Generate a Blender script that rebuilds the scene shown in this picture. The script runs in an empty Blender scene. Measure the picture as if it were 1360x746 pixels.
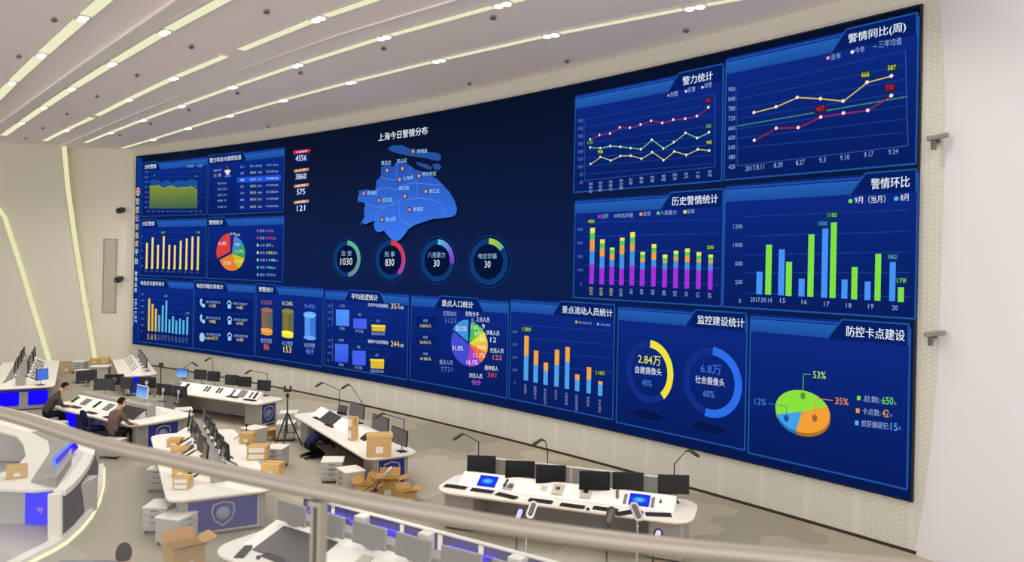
import bpy, math, random
from mathutils import Vector, Matrix, Euler
random.seed(7)
SC = bpy.context.scene
COL = SC.collection
# ---------------------------------------------------------------- camera
EYE = 5.0            # eye height above the hall floor (m)
FPX = 1000.0         # focal length in pixels of a 1360-wide frame
ROLL = 0.02
PX, PY = 680.0, 352.0
cam_d = bpy.data.cameras.new('camera'); cam = bpy.data.objects.new('camera', cam_d); COL.objects.link(cam)
cam_d.sensor_width = 36.0; cam_d.lens = 36.0 * FPX / 1360.0
cam_d.shift_y = -(373.0 - PY) / 1360.0
cam_d.clip_start = 0.05; cam_d.clip_end = 300
cam.matrix_world = Matrix.Translation((0, 0, EYE)) @ Matrix.Rotation(math.pi/2, 4, 'X') @ Matrix.Rotation(ROLL, 4, 'Z')
cam_d.dof.use_dof = True; cam_d.dof.focus_distance = 20.0; cam_d.dof.aperture_fstop = 3.2
SC.camera = cam
# ---------------------------------------------------------------- light and exposure
SC.view_settings.view_transform = 'Standard'; SC.view_settings.look = 'None'
SC.view_settings.exposure = 0.0; SC.view_settings.gamma = 1.0; SC.view_settings.use_curve_mapping = False
world = bpy.data.worlds.new('world'); SC.world = world; world.use_nodes = True
bg = world.node_tree.nodes['Background']; bg.inputs[0].default_value = (1.0, 0.97, 0.965, 1); bg.inputs[1].default_value = 2.1
CEIL = 10.25
# ---------------------------------------------------------------- materials
MATS = {}
def lin(c):
    return tuple((x/12.92 if x <= .04045 else ((x+.055)/1.055)**2.4) for x in (v/255.0 for v in c)) + (1.0,)
def mat(name, rgb, rough=.5, metal=0.0, spec=.4, noise=0.0, nscale=8.0, emit=0.0):
    if name in MATS: return MATS[name]
    m = bpy.data.materials.new(name); m.use_nodes = True; nt = m.node_tree
    b = nt.nodes['Principled BSDF']; b.inputs['Base Color'].default_value = lin(rgb)
    b.inputs['Roughness'].default_value = rough; b.inputs['Metallic'].default_value = metal
    b.inputs['Specular IOR Level'].default_value = spec
    if noise:
        tc = nt.nodes.new('ShaderNodeTexCoord'); n = nt.nodes.new('ShaderNodeTexNoise'); n.inputs['Scale'].default_value = nscale
        n.inputs['Detail'].default_value = 4
        r = nt.nodes.new('ShaderNodeMapRange'); r.inputs['To Min'].default_value = 1-noise; r.inputs['To Max'].default_value = 1+noise
        h = nt.nodes.new('ShaderNodeHueSaturation'); h.inputs['Color'].default_value = lin(rgb)
        nt.links.new(tc.outputs['Object'], n.inputs['Vector']); nt.links.new(n.outputs['Fac'], r.inputs['Value'])
        nt.links.new(r.outputs['Result'], h.inputs['Value']); nt.links.new(h.outputs['Color'], b.inputs['Base Color'])
    if emit:
        b.inputs['Emission Color'].default_value = lin(rgb); b.inputs['Emission Strength'].default_value = emit
    MATS[name] = m; return m
def glow(rgb, strength=1.0):
    k = 'glow_%d_%d_%d_%g' % (rgb[0], rgb[1], rgb[2], strength)
    if k in MATS: return MATS[k]
    m = bpy.data.materials.new(k); m.use_nodes = True; nt = m.node_tree; nt.nodes.clear()
    e = nt.nodes.new('ShaderNodeEmission'); e.inputs[0].default_value = lin(rgb); e.inputs[1].default_value = strength
    o = nt.nodes.new('ShaderNodeOutputMaterial'); nt.links.new(e.outputs[0], o.inputs[0]); MATS[k] = m; return m
def ramp_glow(name, lo, hi, strength=1.0, axis=2):
    """a lit display area whose picture runs from one colour to another along its own height"""
    if name in MATS: return MATS[name]
    m = bpy.data.materials.new(name); m.use_nodes = True; nt = m.node_tree; nt.nodes.clear()
    tc = nt.nodes.new('ShaderNodeTexCoord'); sp = nt.nodes.new('ShaderNodeSeparateXYZ')
    mx = nt.nodes.new('ShaderNodeMix'); mx.data_type = 'RGBA'; mx.inputs[6].default_value = lin(lo); mx.inputs[7].default_value = lin(hi)
    e = nt.nodes.new('ShaderNodeEmission'); e.inputs[1].default_value = strength
    o = nt.nodes.new('ShaderNodeOutputMaterial')
    nt.links.new(tc.outputs['Generated'], sp.inputs[0]); nt.links.new(sp.outputs[axis], mx.inputs[0])
    nt.links.new(mx.outputs[2], e.inputs[0]); nt.links.new(e.outputs[0], o.inputs[0]); MATS[name] = m; return m
WHITE = mat('white_laminate', (236, 232, 222), .35)
CREAM = mat('cream_console', (240, 237, 229), .4)
GREYP = mat('grey_panel', (158, 155, 146), .5)
LGREY = mat('light_grey_metal', (190, 188, 182), .45)
DGREY = mat('dark_grey_panel', (92, 90, 86), .5)
BLACK = mat('black_plastic', (22, 22, 24), .4)
SCREENBLK = mat('dark_screen', (20, 21, 24), .25, spec=.5)
SCREENGREY = mat('grey_screen', (96, 96, 96), .3, spec=.5)
CHARC = mat('charcoal_plastic', (52, 49, 47), .5)
KEYS = mat('key_caps', (40, 37, 36), .6)
SILVER = mat('brushed_silver', (196, 196, 196), .32, metal=.85)
STEEL = mat('stainless_steel', (172, 165, 152), .42, metal=.45)
CARD = mat('cardboard', (206, 172, 114), .8, spec=.1, noise=.06, nscale=3)
CARDIN = mat('cardboard_inner', (184, 144, 90), .85, spec=.1)
TAPE = mat('brown_tape', (170, 128, 74), .4)
PAPER = mat('paper_label', (232, 230, 222), .7)
BLUEP = mat('blue_end_panel', (34, 50, 140), .35)
VIOP = mat('violet_partition', (92, 88, 138), .3)
EDGE = mat('wood_edge', (176, 140, 106), .5)
NEON = glow((70, 60, 255), 2.6)
BLUELED = glow((22, 8, 255), 1.15)
# ---------------------------------------------------------------- pixel -> place
def lev(x, y):
    u = x-PX; v = y-PY; c, s = math.cos(ROLL), math.sin(ROLL)
    return u*c+v*s, -u*s+v*c
def at(x, y, z=0.0):
    u, v = lev(x, y); d = (EYE-z)*FPX/v
    return Vector((u*d/FPX, d, z))
def at_d(x, y, d):
    u, v = lev(x, y); return Vector((u*d/FPX, d, EYE-v*d/FPX))
WC = (-72.04, -50.85); WR = 102.083; WT = math.radians(57.6)
def arc(s, z, off=0.0):
    t = WT - s/WR; r = WR-off
    return Vector((WC[0]+r*math.cos(t), WC[1]+r*math.sin(t), z))
def wall_sz(x, y):
    u, v = lev(x, y); dx = u/FPX
    a = dx*dx+1; b = -2*(dx*WC[0]+WC[1]); c = WC[0]**2+WC[1]**2-WR**2
    t = (-b+math.sqrt(b*b-4*a*c))/(2*a)
    th = math.atan2(t-WC[1], dx*t-WC[0])
    return WR*(WT-th), EYE-v/FPX*t
# ---------------------------------------------------------------- mesh building
class MB:
    def __init__(s): s.v = []; s.f = []; s.m = []; s.uv = None
    def add(s, vs, fs, mi=0):
        k = len(s.v); s.v += [tuple(p) for p in vs]
        for f in fs: s.f.append(tuple(k+i for i in f)); s.m.append(mi)
        return s
    def box(s, c, d, rz=0.0, mi=0, rot=None):
        hx, hy, hz = d[0]/2, d[1]/2, d[2]/2
        R = rot if rot is not None else Matrix.Rotation(rz, 3, 'Z')
        vs = [Vector(c)+R @ Vector((x*hx, y*hy, z*hz)) for x in (-1, 1) for y in (-1, 1) for z in (-1, 1)]
        return s.add(vs, [(0, 1, 3, 2), (4, 6, 7, 5), (0, 4, 5, 1), (2, 3, 7, 6), (0, 2, 6, 4), (1, 5, 7, 3)], mi)
    def prism(s, poly, z0, z1, mi=0, mi_side=None):
        n = len(poly); vs = [(p[0], p[1], z0) for p in poly]+[(p[0], p[1], z1) for p in poly]
        s.add(vs, [tuple(reversed(range(n))), tuple(range(n, 2*n))], mi)
        k = len(s.v)-2*n; ms = mi if mi_side is None else mi_side
        for i in range(n):
            j = (i+1) % n; s.f.append((k+i, k+j, k+n+j, k+n+i)); s.m.append(ms)
        return s
    def prof(s, xz, y0, y1, mi=0):        # a profile in x,z pushed along y
        n = len(xz); vs = [(p[0], y0, p[1]) for p in xz]+[(p[0], y1, p[1]) for p in xz]
        fs = [tuple(range(n)), tuple(reversed(range(n, 2*n)))]+[((i+1) % n, i, n+i, n+(i+1) % n) for i in range(n)]
        return s.add(vs, fs, mi)
    def tube(s, path, r, n=8, mi=0, cap=True):
        path = [Vector(p) for p in path]; rings = []
        rr = r if isinstance(r, (list, tuple)) else [r]*len(path)
        up = Vector((0, 0, 1)); k0 = len(s.v)
        for i, p in enumerate(path):
            t = (path[min(i+1, len(path)-1)]-path[max(i-1, 0)]).normalized()
            a = t.cross(up)
            if a.length < 1e-3: a = t.cross(Vector((0, 1, 0)))
            a.normalize(); b = a.cross(t)
            s.v += [tuple(p+rr[i]*(math.cos(2*math.pi*j/n)*a+math.sin(2*math.pi*j/n)*b)) for j in range(n)]
        for i in range(len(path)-1):
            for j in range(n):
                q = (j+1) % n
                s.f.append((k0+i*n+j, k0+(i+1)*n+j, k0+(i+1)*n+q, k0+i*n+q)); s.m.append(mi)
        if cap:
            s.f.append(tuple(k0+j for j in range(n))); s.m.append(mi)
            e = k0+(len(path)-1)*n; s.f.append(tuple(e+j for j in reversed(range(n)))); s.m.append(mi)
        return s
    def lathe(s, prof, c=(0, 0, 0), n=16, mi=0):
        k = len(s.v)
        for r, z in prof: s.v += [(c[0]+r*math.cos(2*math.pi*j/n), c[1]+r*math.sin(2*math.pi*j/n), c[2]+z) for j in range(n)]
        for i in range(len(prof)-1):
            for j in range(n):
                q = (j+1) % n; s.f.append((k+i*n+j, k+i*n+q, k+(i+1)*n+q, k+(i+1)*n+j)); s.m.append(mi)
        s.f.append(tuple(k+j for j in reversed(range(n)))); s.m.append(mi)
        e = k+(len(prof)-1)*n; s.f.append(tuple(e+j for j in range(n))); s.m.append(mi)
        return s
    def ball(s, c, r, n=12, mi=0, rot=None):
        r = r if isinstance(r, (tuple, list)) else (r, r, r); k = len(s.v); h = n//2+1
        R = rot if rot is not None else Matrix.Identity(3)
        for i in range(h+1):
            a = math.pi*i/h
            for j in range(n):
                b = 2*math.pi*j/n
                s.v.append(tuple(Vector(c)+R @ Vector((r[0]*math.sin(a)*math.cos(b), r[1]*math.sin(a)*math.sin(b), r[2]*math.cos(a)))))
        for i in range(h):
            for j in range(n):
                q = (j+1) % n; s.f.append((k+i*n+j, k+(i+1)*n+j, k+(i+1)*n+q, k+i*n+q)); s.m.append(mi)
        return s
    def build(s, name, mats, parent=None, smooth=False, bevel=0.0):
        me = bpy.data.meshes.new(name); me.from_pydata(s.v, [], s.f); 
        for m in (mats if isinstance(mats, (list, tuple)) else [mats]): me.materials.append(m)
        me.polygons.foreach_set('material_index', s.m)
        if smooth: me.polygons.foreach_set('use_smooth', [True]*len(s.f))
        if s.uv:
            u = me.uv_layers.new(name='UVMap')
            for l in me.loops: u.data[l.index].uv = s.uv[l.vertex_index]
        me.update()
        o = bpy.data.objects.new(name, me); COL.objects.link(o)
        if parent is not None: o.parent = parent
        if bevel:
            b = o.modifiers.new('bevel', 'BEVEL'); b.width = bevel; b.segments = 2; b.limit_method = 'ANGLE'
        return o
def smooth_by_angle(o, deg=35):
    me = o.data; me.polygons.foreach_set('use_smooth', [True]*len(me.polygons))
    try: me.set_sharp_from_angle(angle=math.radians(deg))
    except Exception: pass
    return o
def thing(name, label, cat, loc=(0, 0, 0), rz=0.0, group=None):
    o = bpy.data.objects.new(name, None); COL.objects.link(o); o.empty_display_size = .1
    o.location = loc; o.rotation_euler = (0, 0, rz); return tag(o, label, cat, group)
def tag(o, label, cat, group=None):
    o['label'] = label; o['category'] = cat
    if group: o['group'] = group
    return o
def structure(o, label=None):
    o['kind'] = 'structure'
    if label: o['label'] = label
    return o
def clone(root, loc=None, rz=None, label=None, group=None):
    def cp(o, parent):
        c = o.copy(); COL.objects.link(c)
        if parent is not None: c.parent = parent
        for ch in o.children: cp(ch, c)
        return c
    r = cp(root, None)
    if loc is not None: r.location = loc
    if rz is not None: r.rotation_euler = (0, 0, rz)
    if label: r['label'] = label
    if group: r['group'] = group
    return r
def rrect(x0, y0, x1, y1, r, n=5):
    if not isinstance(r, (list, tuple)): r = [r]*4      # corners: (x1,y1) (x0,y1) (x0,y0) (x1,y0)
    P = []
    for (cx, cy, a0, q) in ((x1, y1, 0, r[0]), (x0, y1, 90, r[1]), (x0, y0, 180, r[2]), (x1, y0, 270, r[3])):
        sx = -1 if cx == x1 else 1; sy = -1 if cy == y1 else 1
        for i in range(n+1):
            a = math.radians(a0+90*i/n); P.append((cx+sx*q+q*math.cos(a), cy+sy*q+q*math.sin(a)))
    return P
ORD = ['first', 'second', 'third', 'fourth', 'fifth', 'sixth', 'seventh', 'eighth', 'ninth', 'tenth', 'eleventh', 'twelfth', 'thirteenth']
# ================================================================ SETTING
# floor: hexagon-patterned carpet
def hexnoise(x, y):
    v = 0
    for k, (fx, fy, ph, w) in enumerate([(.55, .31, 1.3, 1), (-.37, .71, 4.1, 1), (.93, -.83, 2.2, .8), (1.7, 1.1, .4, .5)]):
        v += w*math.sin(fx*x+fy*y+ph)
    return v
fl = MB(); HR = .42; hx = HR*1.5; hy = HR*math.sqrt(3)
fl.add([(-60, -8, -.012), (25, -8, -.012), (25, 50, -.012), (-60, 50, -.012)], [(0, 1, 2, 3)], 0)
for i in range(-36, 24):
    for j in range(8, 54):
        cx = i*hx; cy = j*hy+(hy/2 if i % 2 else 0)
        if cx < -.95*cy-2 or cx > .75*cy+2 or cy > 37.2: continue
        q = -hexnoise(cx, cy)+random.uniform(-.5, .5)
        mi = 1 if q > .95 else (2 if q < -1.15 else 0)
        fl.add([(cx+HR*math.cos(math.radians(60*k)), cy+HR*math.sin(math.radians(60*k)), 0) for k in range(6)], [tuple(range(6))], mi)
FL0 = mat('carpet_taupe', (163, 156, 139), .95, spec=.05, noise=.07, nscale=5)
FL1 = mat('carpet_sand', (176, 169, 151), .95, spec=.05, noise=.06, nscale=5)
FL2 = mat('carpet_stone', (150, 144, 128), .95, spec=.05, noise=.07, nscale=5)
structure(fl.build('floor', [FL0, FL1, FL2]))
# curved wall that carries the screen: perforated panels
def perforated():
    m = bpy.data.materials.new('perforated_panel'); m.use_nodes = True; nt = m.node_tree; b = nt.nodes['Principled BSDF']
    N = nt.nodes.new; L = nt.links.new
    uv = N('ShaderNodeUVMap'); sp = N('ShaderNodeSeparateXYZ'); L(uv.outputs[0], sp.inputs[0])
    def M(op, a, b_=None):
        n = N('ShaderNodeMath'); n.operation = op
        for i, x in enumerate((a, b_)):
            if x is None: continue
            if isinstance(x, (int, float)): n.inputs[i].default_value = x
            else: L(x, n.inputs[i])
        return n.outputs[0]
    s, z = sp.outputs[0], sp.outputs[1]
    row = M('DIVIDE', z, .045); rf = M('FRACT', row); ri = M('FLOOR', row)
    sx = M('ADD', M('DIVIDE', s, .2), M('MULTIPLY', ri, .5)); sf = M('FRACT', sx)
    hole = M('MULTIPLY', M('LESS_THAN', rf, .42), M('LESS_THAN', sf, .8))
    seam = M('GREATER_THAN', M('FRACT', M('DIVIDE', s, 1.0)), .12)
    fac = M('MULTIPLY', hole, seam)
    mx = N('ShaderNodeMix'); mx.data_type = 'RGBA'; mx.inputs[6].default_value = lin((208, 205, 194)); mx.inputs[7].default_value = lin((188, 185, 175))
    L(fac, mx.inputs[0]); L(mx.outputs[2], b.inputs['Base Color']); b.inputs['Roughness'].default_value = .6
    b.inputs['Specular IOR Level'].default_value = .2
    return m
WALLM = perforated()
PLAIN = mat('plaster_cream', (212, 208, 196), .7, spec=.2)
def arc_sheet(s0, s1, z0, z1, off, n=40, nz=1):
    m = MB(); m.uv = []
    for i in range(n+1):
        for j in range(nz+1):
            s = s0+(s1-s0)*i/n; z = z0+(z1-z0)*j/nz; m.v.append(tuple(arc(s, z, off))); m.uv.append((s, z))
    for i in range(n):
        for j in range(nz):
            a = i*(nz+1)+j; m.f.append((a, a+nz+1, a+nz+2, a+1)); m.m.append(0)
    return m
def arc_slab(s0, s1, z0, z1, o0, o1, n=40):
    m = MB(); m.uv = []
    for i in range(n+1):
        s = s0+(s1-s0)*i/n
        for (z, o) in ((z0, o0), (z1, o0), (z1, o1), (z0, o1)): m.v.append(tuple(arc(s, z, o))); m.uv.append((s, z))
    for i in range(n):
        a = i*4; b = a+4
        for k in range(4): m.f.append((a+k, b+k, b+(k+1) % 4, a+(k+1) % 4)); m.m.append(0)
    m.f.append((0, 1, 2, 3)); m.m.append(0); e = n*4; m.f.append((e+3, e+2, e+1, e)); m.m.append(0)
    return m
structure(smooth_by_angle(arc_slab(-.95, 33.75, .06, 9.9, -.25, 0).build('wall_screen', [WALLM])))
structure(smooth_by_angle(arc_slab(-.95, 33.75, 9.9, CEIL+.1, -.25, .0).build('trim_1', [PLAIN])))
structure(smooth_by_angle(arc_slab(-.9, 33.7, 0, .06, -.2, .012).build('baseboard_screen', [mat('dark_skirting', (52, 46, 40), .5)])))
# ceiling
CEILM = mat('ceiling_plaster', (246, 238, 240), .8, spec=.15)
ce = MB(); ce.box((-13, 18, CEIL+.15), (60, 52, .3)); structure(ce.build('ceiling', [CEILM]))
FOLDM = mat('ceiling_fold', (246, 240, 236), .8, spec=.15)
for k, (pts, wdt, drop) in enumerate([([(0, 161), (110, 81), (222.6, 2.7), (300, -53)], (1.5, .35), .09),
                                      ([(79, 193), (170, 154), (265, 116.6)], (.9, .15), .07),
                                      ([(314.7, 93.7), (450, 45), (597.8, 0), (720, -38)], (.7, .2), .06)]):
    P = [at(x, y, CEIL) for x, y in pts]; m = MB()
    for i, p in enumerate(P):
        t = (P[min(i+1, len(P)-1)]-P[max(0, i-1)]).normalized(); nrm = Vector((-t.y, t.x, 0))
        if nrm.y < 0: nrm = -nrm
        if k == 1: dz = drop*(1-i/(len(P)-1))
        elif k == 2: dz = drop*min(1, .15+i/(len(P)-1))
        else: dz = drop
        m.v += [tuple(p+Vector((0, 0, .02))), tuple(p-Vector((0, 0, dz))), tuple(p+nrm*(.35 if k else .5)+Vector((0, 0, .02)))]
    for i in range(len(P)-1):
        a = 3*i
        for q in range(3): m.f.append((a+q, a+3+q, a+3+(q+1) % 3, a+(q+1) % 3)); m.m.append(0)
    m.f += [(0, 1, 2), (3*len(P)-1, 3*len(P)-2, 3*len(P)-3)]; m.m += [0, 0]
    structure(m.build('trim_%d' % (k+2), [FOLDM]))
# light strips in the ceiling with pairs of downlights
STRIPM = glow((240, 238, 200), .98); SPOTM = glow((255, 255, 255), 9.0); TRIMM = mat('lamp_trim', (205, 203, 196), .4)
strips = [  # polyline in the photo, drawn parts, downlight spots
 ('lowest', [(162, 195.8), (204, 183.3), (250, 168.7), (305.6, 151.5), (384, 129), (466, 107), (583, 78), (732, 44), (923, 6.6), (1010, -9)], None,
  [(204, 183.3), (250, 168.7), (305.6, 151.5), (376.5, 131), (466, 107), (583, 78), (732, 44), (923, 6.6)]),
 ('second lowest', [(112.6, 188.5), (147.5, 174.3), (190.4, 157.7), (241.4, 138.6), (309.7, 113.4), (395, 84), (510, 47), (667.6, 3), (740, -16)], None,
  [(147.5, 174.3), (190.4, 157.7), (241.4, 138.6), (309, 113.4), (395, 84), (510, 47), (667.6, 3)]),
 ('middle', [(59, 186), (88.5, 170.8), (124.7, 154), (171.6, 130), (231, 101.4), (308, 69), (423, 22), (487.5, 0), (560, -24)], [(0, 2, 0, -.35), (2, 5, .35, -.45), (5, 8, .45, 0)],
  [(88.5, 170.8), (171.6, 130), (231, 101.4), (423, 22)]),
 ('second highest', [(4, 179), (28.7, 161.4), (58.2, 140.8), (95.2, 115.8), (148.8, 82.3), (218.6, 40.2), (289.6, 1.3), (350, -31)], None,
  [(28.7, 161.4), (58.2, 140.8), (95.2, 115.8), (148.8, 82.3), (218.6, 40.2)]),
 ('highest', [(-30, 155), (0, 124.7), (16, 108), (55, 71), (110, 21.5), (134, 1.3), (165, -25)], None, [(16, 108), (55, 71), (110, 21.5)])]
widths = [.20, .20, .22, .25, .27]
SPOTW = 250
def downlight_pair(p, t, label, group, visible=True):
    a = math.atan2(t.y, t.x)
    d = thing('ceiling_spotlight', label, 'ceiling light', (p.x, p.y, CEIL-.05), a, group)
    f = MB(); f.box((0, 0, .02), (.46, .24, .06)); f.build('housing', [TRIMM], d, bevel=.01)
    for sx in (-.11, .11):
        l = MB(); l.lathe([(.085, -.03), (.085, .01)], (sx, 0, 0), 14); l.build('lamp', [SPOTM], d)
    return d
def spot(p, w=SPOTW):
    l = bpy.data.lights.new('downlight', 'SPOT'); l.energy = w; l.spot_size = math.radians(150); l.spot_blend = .9; l.shadow_soft_size = .03; l.color = (1, .955, .88)
    o = bpy.data.objects.new('downlight', l); o.location = (p.x, p.y, CEIL-.10); COL.objects.link(o)
for (nm, pl, cuts, spots), w in zip(strips, widths):
    P = [at(x, y, CEIL) for x, y in pl]
    st = thing('ceiling_light_strip', '%s glowing light strip in the white ceiling, running toward the left wall' % nm, 'ceiling light', (P[3].x, P[3].y, CEIL-.03), 0, 'ceiling light strips')
    def sub(P, s0, s1):
        return P
    for (i0, i1, c0, c1) in (cuts or [(0, len(P)-1, 0, 0)]):
        Q = [p.copy() for p in P[i0:i1+1]]
        if c0: Q[0] += (Q[1]-Q[0]).normalized()*c0
        if c1: Q[-1] += (Q[-1]-Q[-2]).normalized()*c1
        m = MB(); rim = MB()
        for i, p in enumerate(Q):
            t = (Q[min(i+1, len(Q)-1)]-Q[max(0, i-1)]).normalized(); nr = Vector((-t.y, t.x, 0))*w/2; o = Vector((P[3].x, P[3].y, CEIL-.03))
            for sgn, zz in ((-1, .05), (-1, 0), (1, 0), (1, .05)): m.v.append(tuple(p+nr*sgn-o+Vector((0, 0, zz-.03))))
            for s2 in (-1, 1):
                for e, zz in ((1.0, .04), (1.0, -.015), (1.12, -.015), (1.12, .04)): rim.v.append(tuple(p+nr*s2*e-o+Vector((0, 0, zz-.03))))
        for i in range(len(Q)-1):
            a = 4*i
            for k in range(4): m.f.append((a+k, a+4+k, a+4+(k+1) % 4, a+(k+1) % 4)); m.m.append(0)
            for h in (0, 4):
                a = 8*i+h
                for k in range(4): rim.f.append((a+k, a+8+k, a+8+(k+1) % 4, a+(k+1) % 4)); rim.m.append(0)
        m.build('diffuser', [STRIPM], st); rim.build('rim', [TRIMM], st)
    for i, (x, y) in enumerate(spots):
        p = at(x, y, CEIL); q = at(spots[min(i+1, len(spots)-1)][0], spots[min(i+1, len(spots)-1)][1], CEIL) if i+1 < len(spots) else None
        t = (q-p) if q is not None else (p-at(*spots[i-1], CEIL))
        downlight_pair(p, t.normalized(), '%s twin spotlight from the left wall on the %s ceiling strip' % (ORD[i], nm), 'twin spotlights on the ceiling strips')
        spot(p)
# the same rows go on above and behind the viewer: only their light reaches the picture
for x, y in ((5.2, 12.6), (6.6, 9.6), (2.0, 11.5), (-.8, 11.8), (3.4, 7.5), (-4.0, 11.5), (-1.5, 7.5), (-7.2, 10.5), (-4.5, 6.0), (1.0, 4.0), (6.2, 5.0), (-10.5, 11), (-8, 5)):
    spot(Vector((x, y, CEIL)), SPOTW*.8)
dots = [(72, 24), (25, 73), (254, 60), (182, 98), (129, 126.5), (89, 150), (315, 121.7), (251, 144.6), (200, 163), (159, 178), (57, 169), (34, 182.6),
        (354, 13), (655, 21), (509.6, 61.8), (399, 94.5), (623.5, 109), (753, 79), (356, 166.5), (911, 38)]
dl = MB(); dl.lathe([(.07, 0), (.07, .02), (.03, .03), (.03, .06)], (0, 0, -.06), 12); dl.lathe([(.018, 0), (.05, .005)], (0, 0, -.09), 10)
first = None
pos = {0: 'above the highest strip near the top edge', 1: 'beside the left edge above the second highest strip', 2: 'largest one between the second highest and middle strips'}
for i, (x, y) in enumerate(dots):
    p = at(x, y, CEIL)
    if first is None: first = dl.build('ceiling_sprinkler', [mat('sprinkler_grey', (132, 122, 118), .5)]); o = first
    else: o = first.copy(); COL.objects.link(o)
    o.location = p
    bi, bd = 0, 1e9
    for k, (nm, pl, _, _) in enumerate(strips):
        for j, (sx, sy) in enumerate(pl):
            d = (sx-x)**2+(sy-y)**2
            if d < bd: bd = d; bi = k
    sc = sum(1 for q in dots[:i])
    tag(o, '', 'sprinkler', 'small grey ceiling sprinklers')
    o['_k'] = bi
byk = {}
for o in [o for o in COL.objects if o.name.startswith('ceiling_sprinkler')]: byk.setdefault(o['_k'], []).append(o)
for k, L in byk.items():
    L.sort(key=lambda o: -o.location.y)
    for i, o in enumerate(L):
        o['label'] = 'small grey sprinkler by the %s ceiling strip, %s counting from the left wall' % (strips[k][0], ORD[i]); del o['_k']
# left wall: three big slanting panels, light coves between them
LWM = mat('left_wall_cream', (226, 221, 206), .75, spec=.15)
def bplane(X): return 36.2-.3*(-20-X)
c = MB(); c.box((-20.5, 36.75, CEIL/2), (9, .3, CEIL)); structure(c.build('wall_left', [LWM]))
def ray_plane(x, y, f):
    u, v = lev(x, y); d = 36.0
    for _ in range(40): d = f(u*d/FPX)
    return Vector((u*d/FPX, d, EYE-v*d/FPX))
def left_panel(edge, xl, f, name, label):
    P = [ray_plane(x, y, f) for x, y in edge]
    P[0].z = CEIL; P[-1].z = 0
    m = MB(); n = len(P)
    for p in P: m.v += [tuple(p), (p.x, p.y+.16, p.z)]
    for p in P: m.v += [(xl, f(xl), p.z), (xl, f(xl)+.16, p.z)]
    for i in range(n-1):
        a = 2*i; b = 2*n+2*i
        m.f += [(a, a+2, b+2, b), (a+1, b+1, b+3, a+3), (a, a+1, a+3, a+2), (b, b+2, b+3, b+1)]; m.m += [0]*4
    m.f += [(0, 2*n, 2*n+1, 1), (2*n-2, 2*n-1, 4*n-1, 4*n-2)]; m.m += [0, 0]
    structure(m.build(name, [LWM]))
    # cove light behind the slanting edge
    g = MB(); w = .2
    for p in P: g.v += [(p.x-.05, p.y+.17, p.z), (p.x+w, p.y+.17, p.z), (p.x+w, p.y+.21, p.z), (p.x-.05, p.y+.21, p.z)]
    for i in range(n-1):
        a = 4*i
        for k in range(4): g.f.append((a+k, a+4+k, a+4+(k+1) % 4, a+(k+1) % 4)); g.m.append(0)
    tag(g.build('cove_light', [glow((236, 234, 186), .95)]), label, 'wall light', 'slanted cove lights on the left wall')
left_panel([(79.3, 190), (84.5, 250), (94.6, 320.8), (107, 400), (116, 450), (121, 482)], -36, bplane, 'wall_left_front', 'slanted glowing cove light reaching the ceiling, right one on the left wall')
left_panel([(-75, 184), (-38, 230), (0, 288.6), (22, 355), (40, 415), (53, 458), (60, 485)], -40, lambda X: bplane(X)-.35, 'wall_left_near', 'slanted glowing cove light cut by the left edge of the picture')
# rectangular access panel and small devices on the left wall
p = ray_plane(146, 366, lambda X: 36.6); ac = thing('access_panel', 'tall flush rectangular panel in the left wall beside the screen', 'panel', (p.x, p.y, p.z-1.75))
m = MB(); m.box((0, -.02, 1.75), (.56, .04, 3.5)); m.build('door_leaf', [mat('access_panel_grey', (188, 182, 168), .6)], ac, bevel=.01)
m = MB()
for sx in (-.31, .31): m.box((sx, -.02, 1.75), (.05, .05, 3.6))
for z in (-.025, 3.525): m.box((0, -.02, z), (.67, .05, .05))
m.build('frame', [mat('access_frame', (168, 162, 148), .6)], ac)
def wall_device(px, py, f, label):
    p = ray_plane(px, py, f); d = thing('wall_camera', label, 'camera', (p.x, p.y, p.z), 0, 'small black cameras on the left wall')
    m = MB(); m.box((0, -.04, .12), (.14, .08, .16)); m.tube([(0, -.05, .12), (0, -.25, .1)], .03); m.build('bracket', [BLACK], d)
    m = MB(); m.box((0, -.34, .08), (.22, .42, .24), rot=Matrix.Rotation(.25, 3, 'X')); m.build('camera_body', [BLACK], d, bevel=.03)
    m = MB(); m.lathe([(.08, 0), (.08, .06)], (0, 0, 0), 12)
    for i, v in enumerate(m.v): m.v[i] = (v[0], -.55-v[2], .02+v[1])
    m.build('lens', [SCREENBLK], d)
wall_device(164.6, 282, lambda X: 36.6, 'upper black wall camera between the access panel and the big screen')
wall_device(162.2, 373, lambda X: 36.6, 'lower black wall camera between the access panel and the big screen')
p = ray_plane(116.7, 408.6, lambda X: 36.6); b = thing('wall_box', 'small white box on the left wall below the access panel level', 'box', (p.x, p.y, p.z-.4))
m = MB(); m.box((0, -.06, .4), (.36, .12, .8)); m.build('housing', [WHITE], b, bevel=.02)
m = MB(); m.box((0, -.125, .5), (.2, .01, .3)); m.build('cover', [LGREY], b)
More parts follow.
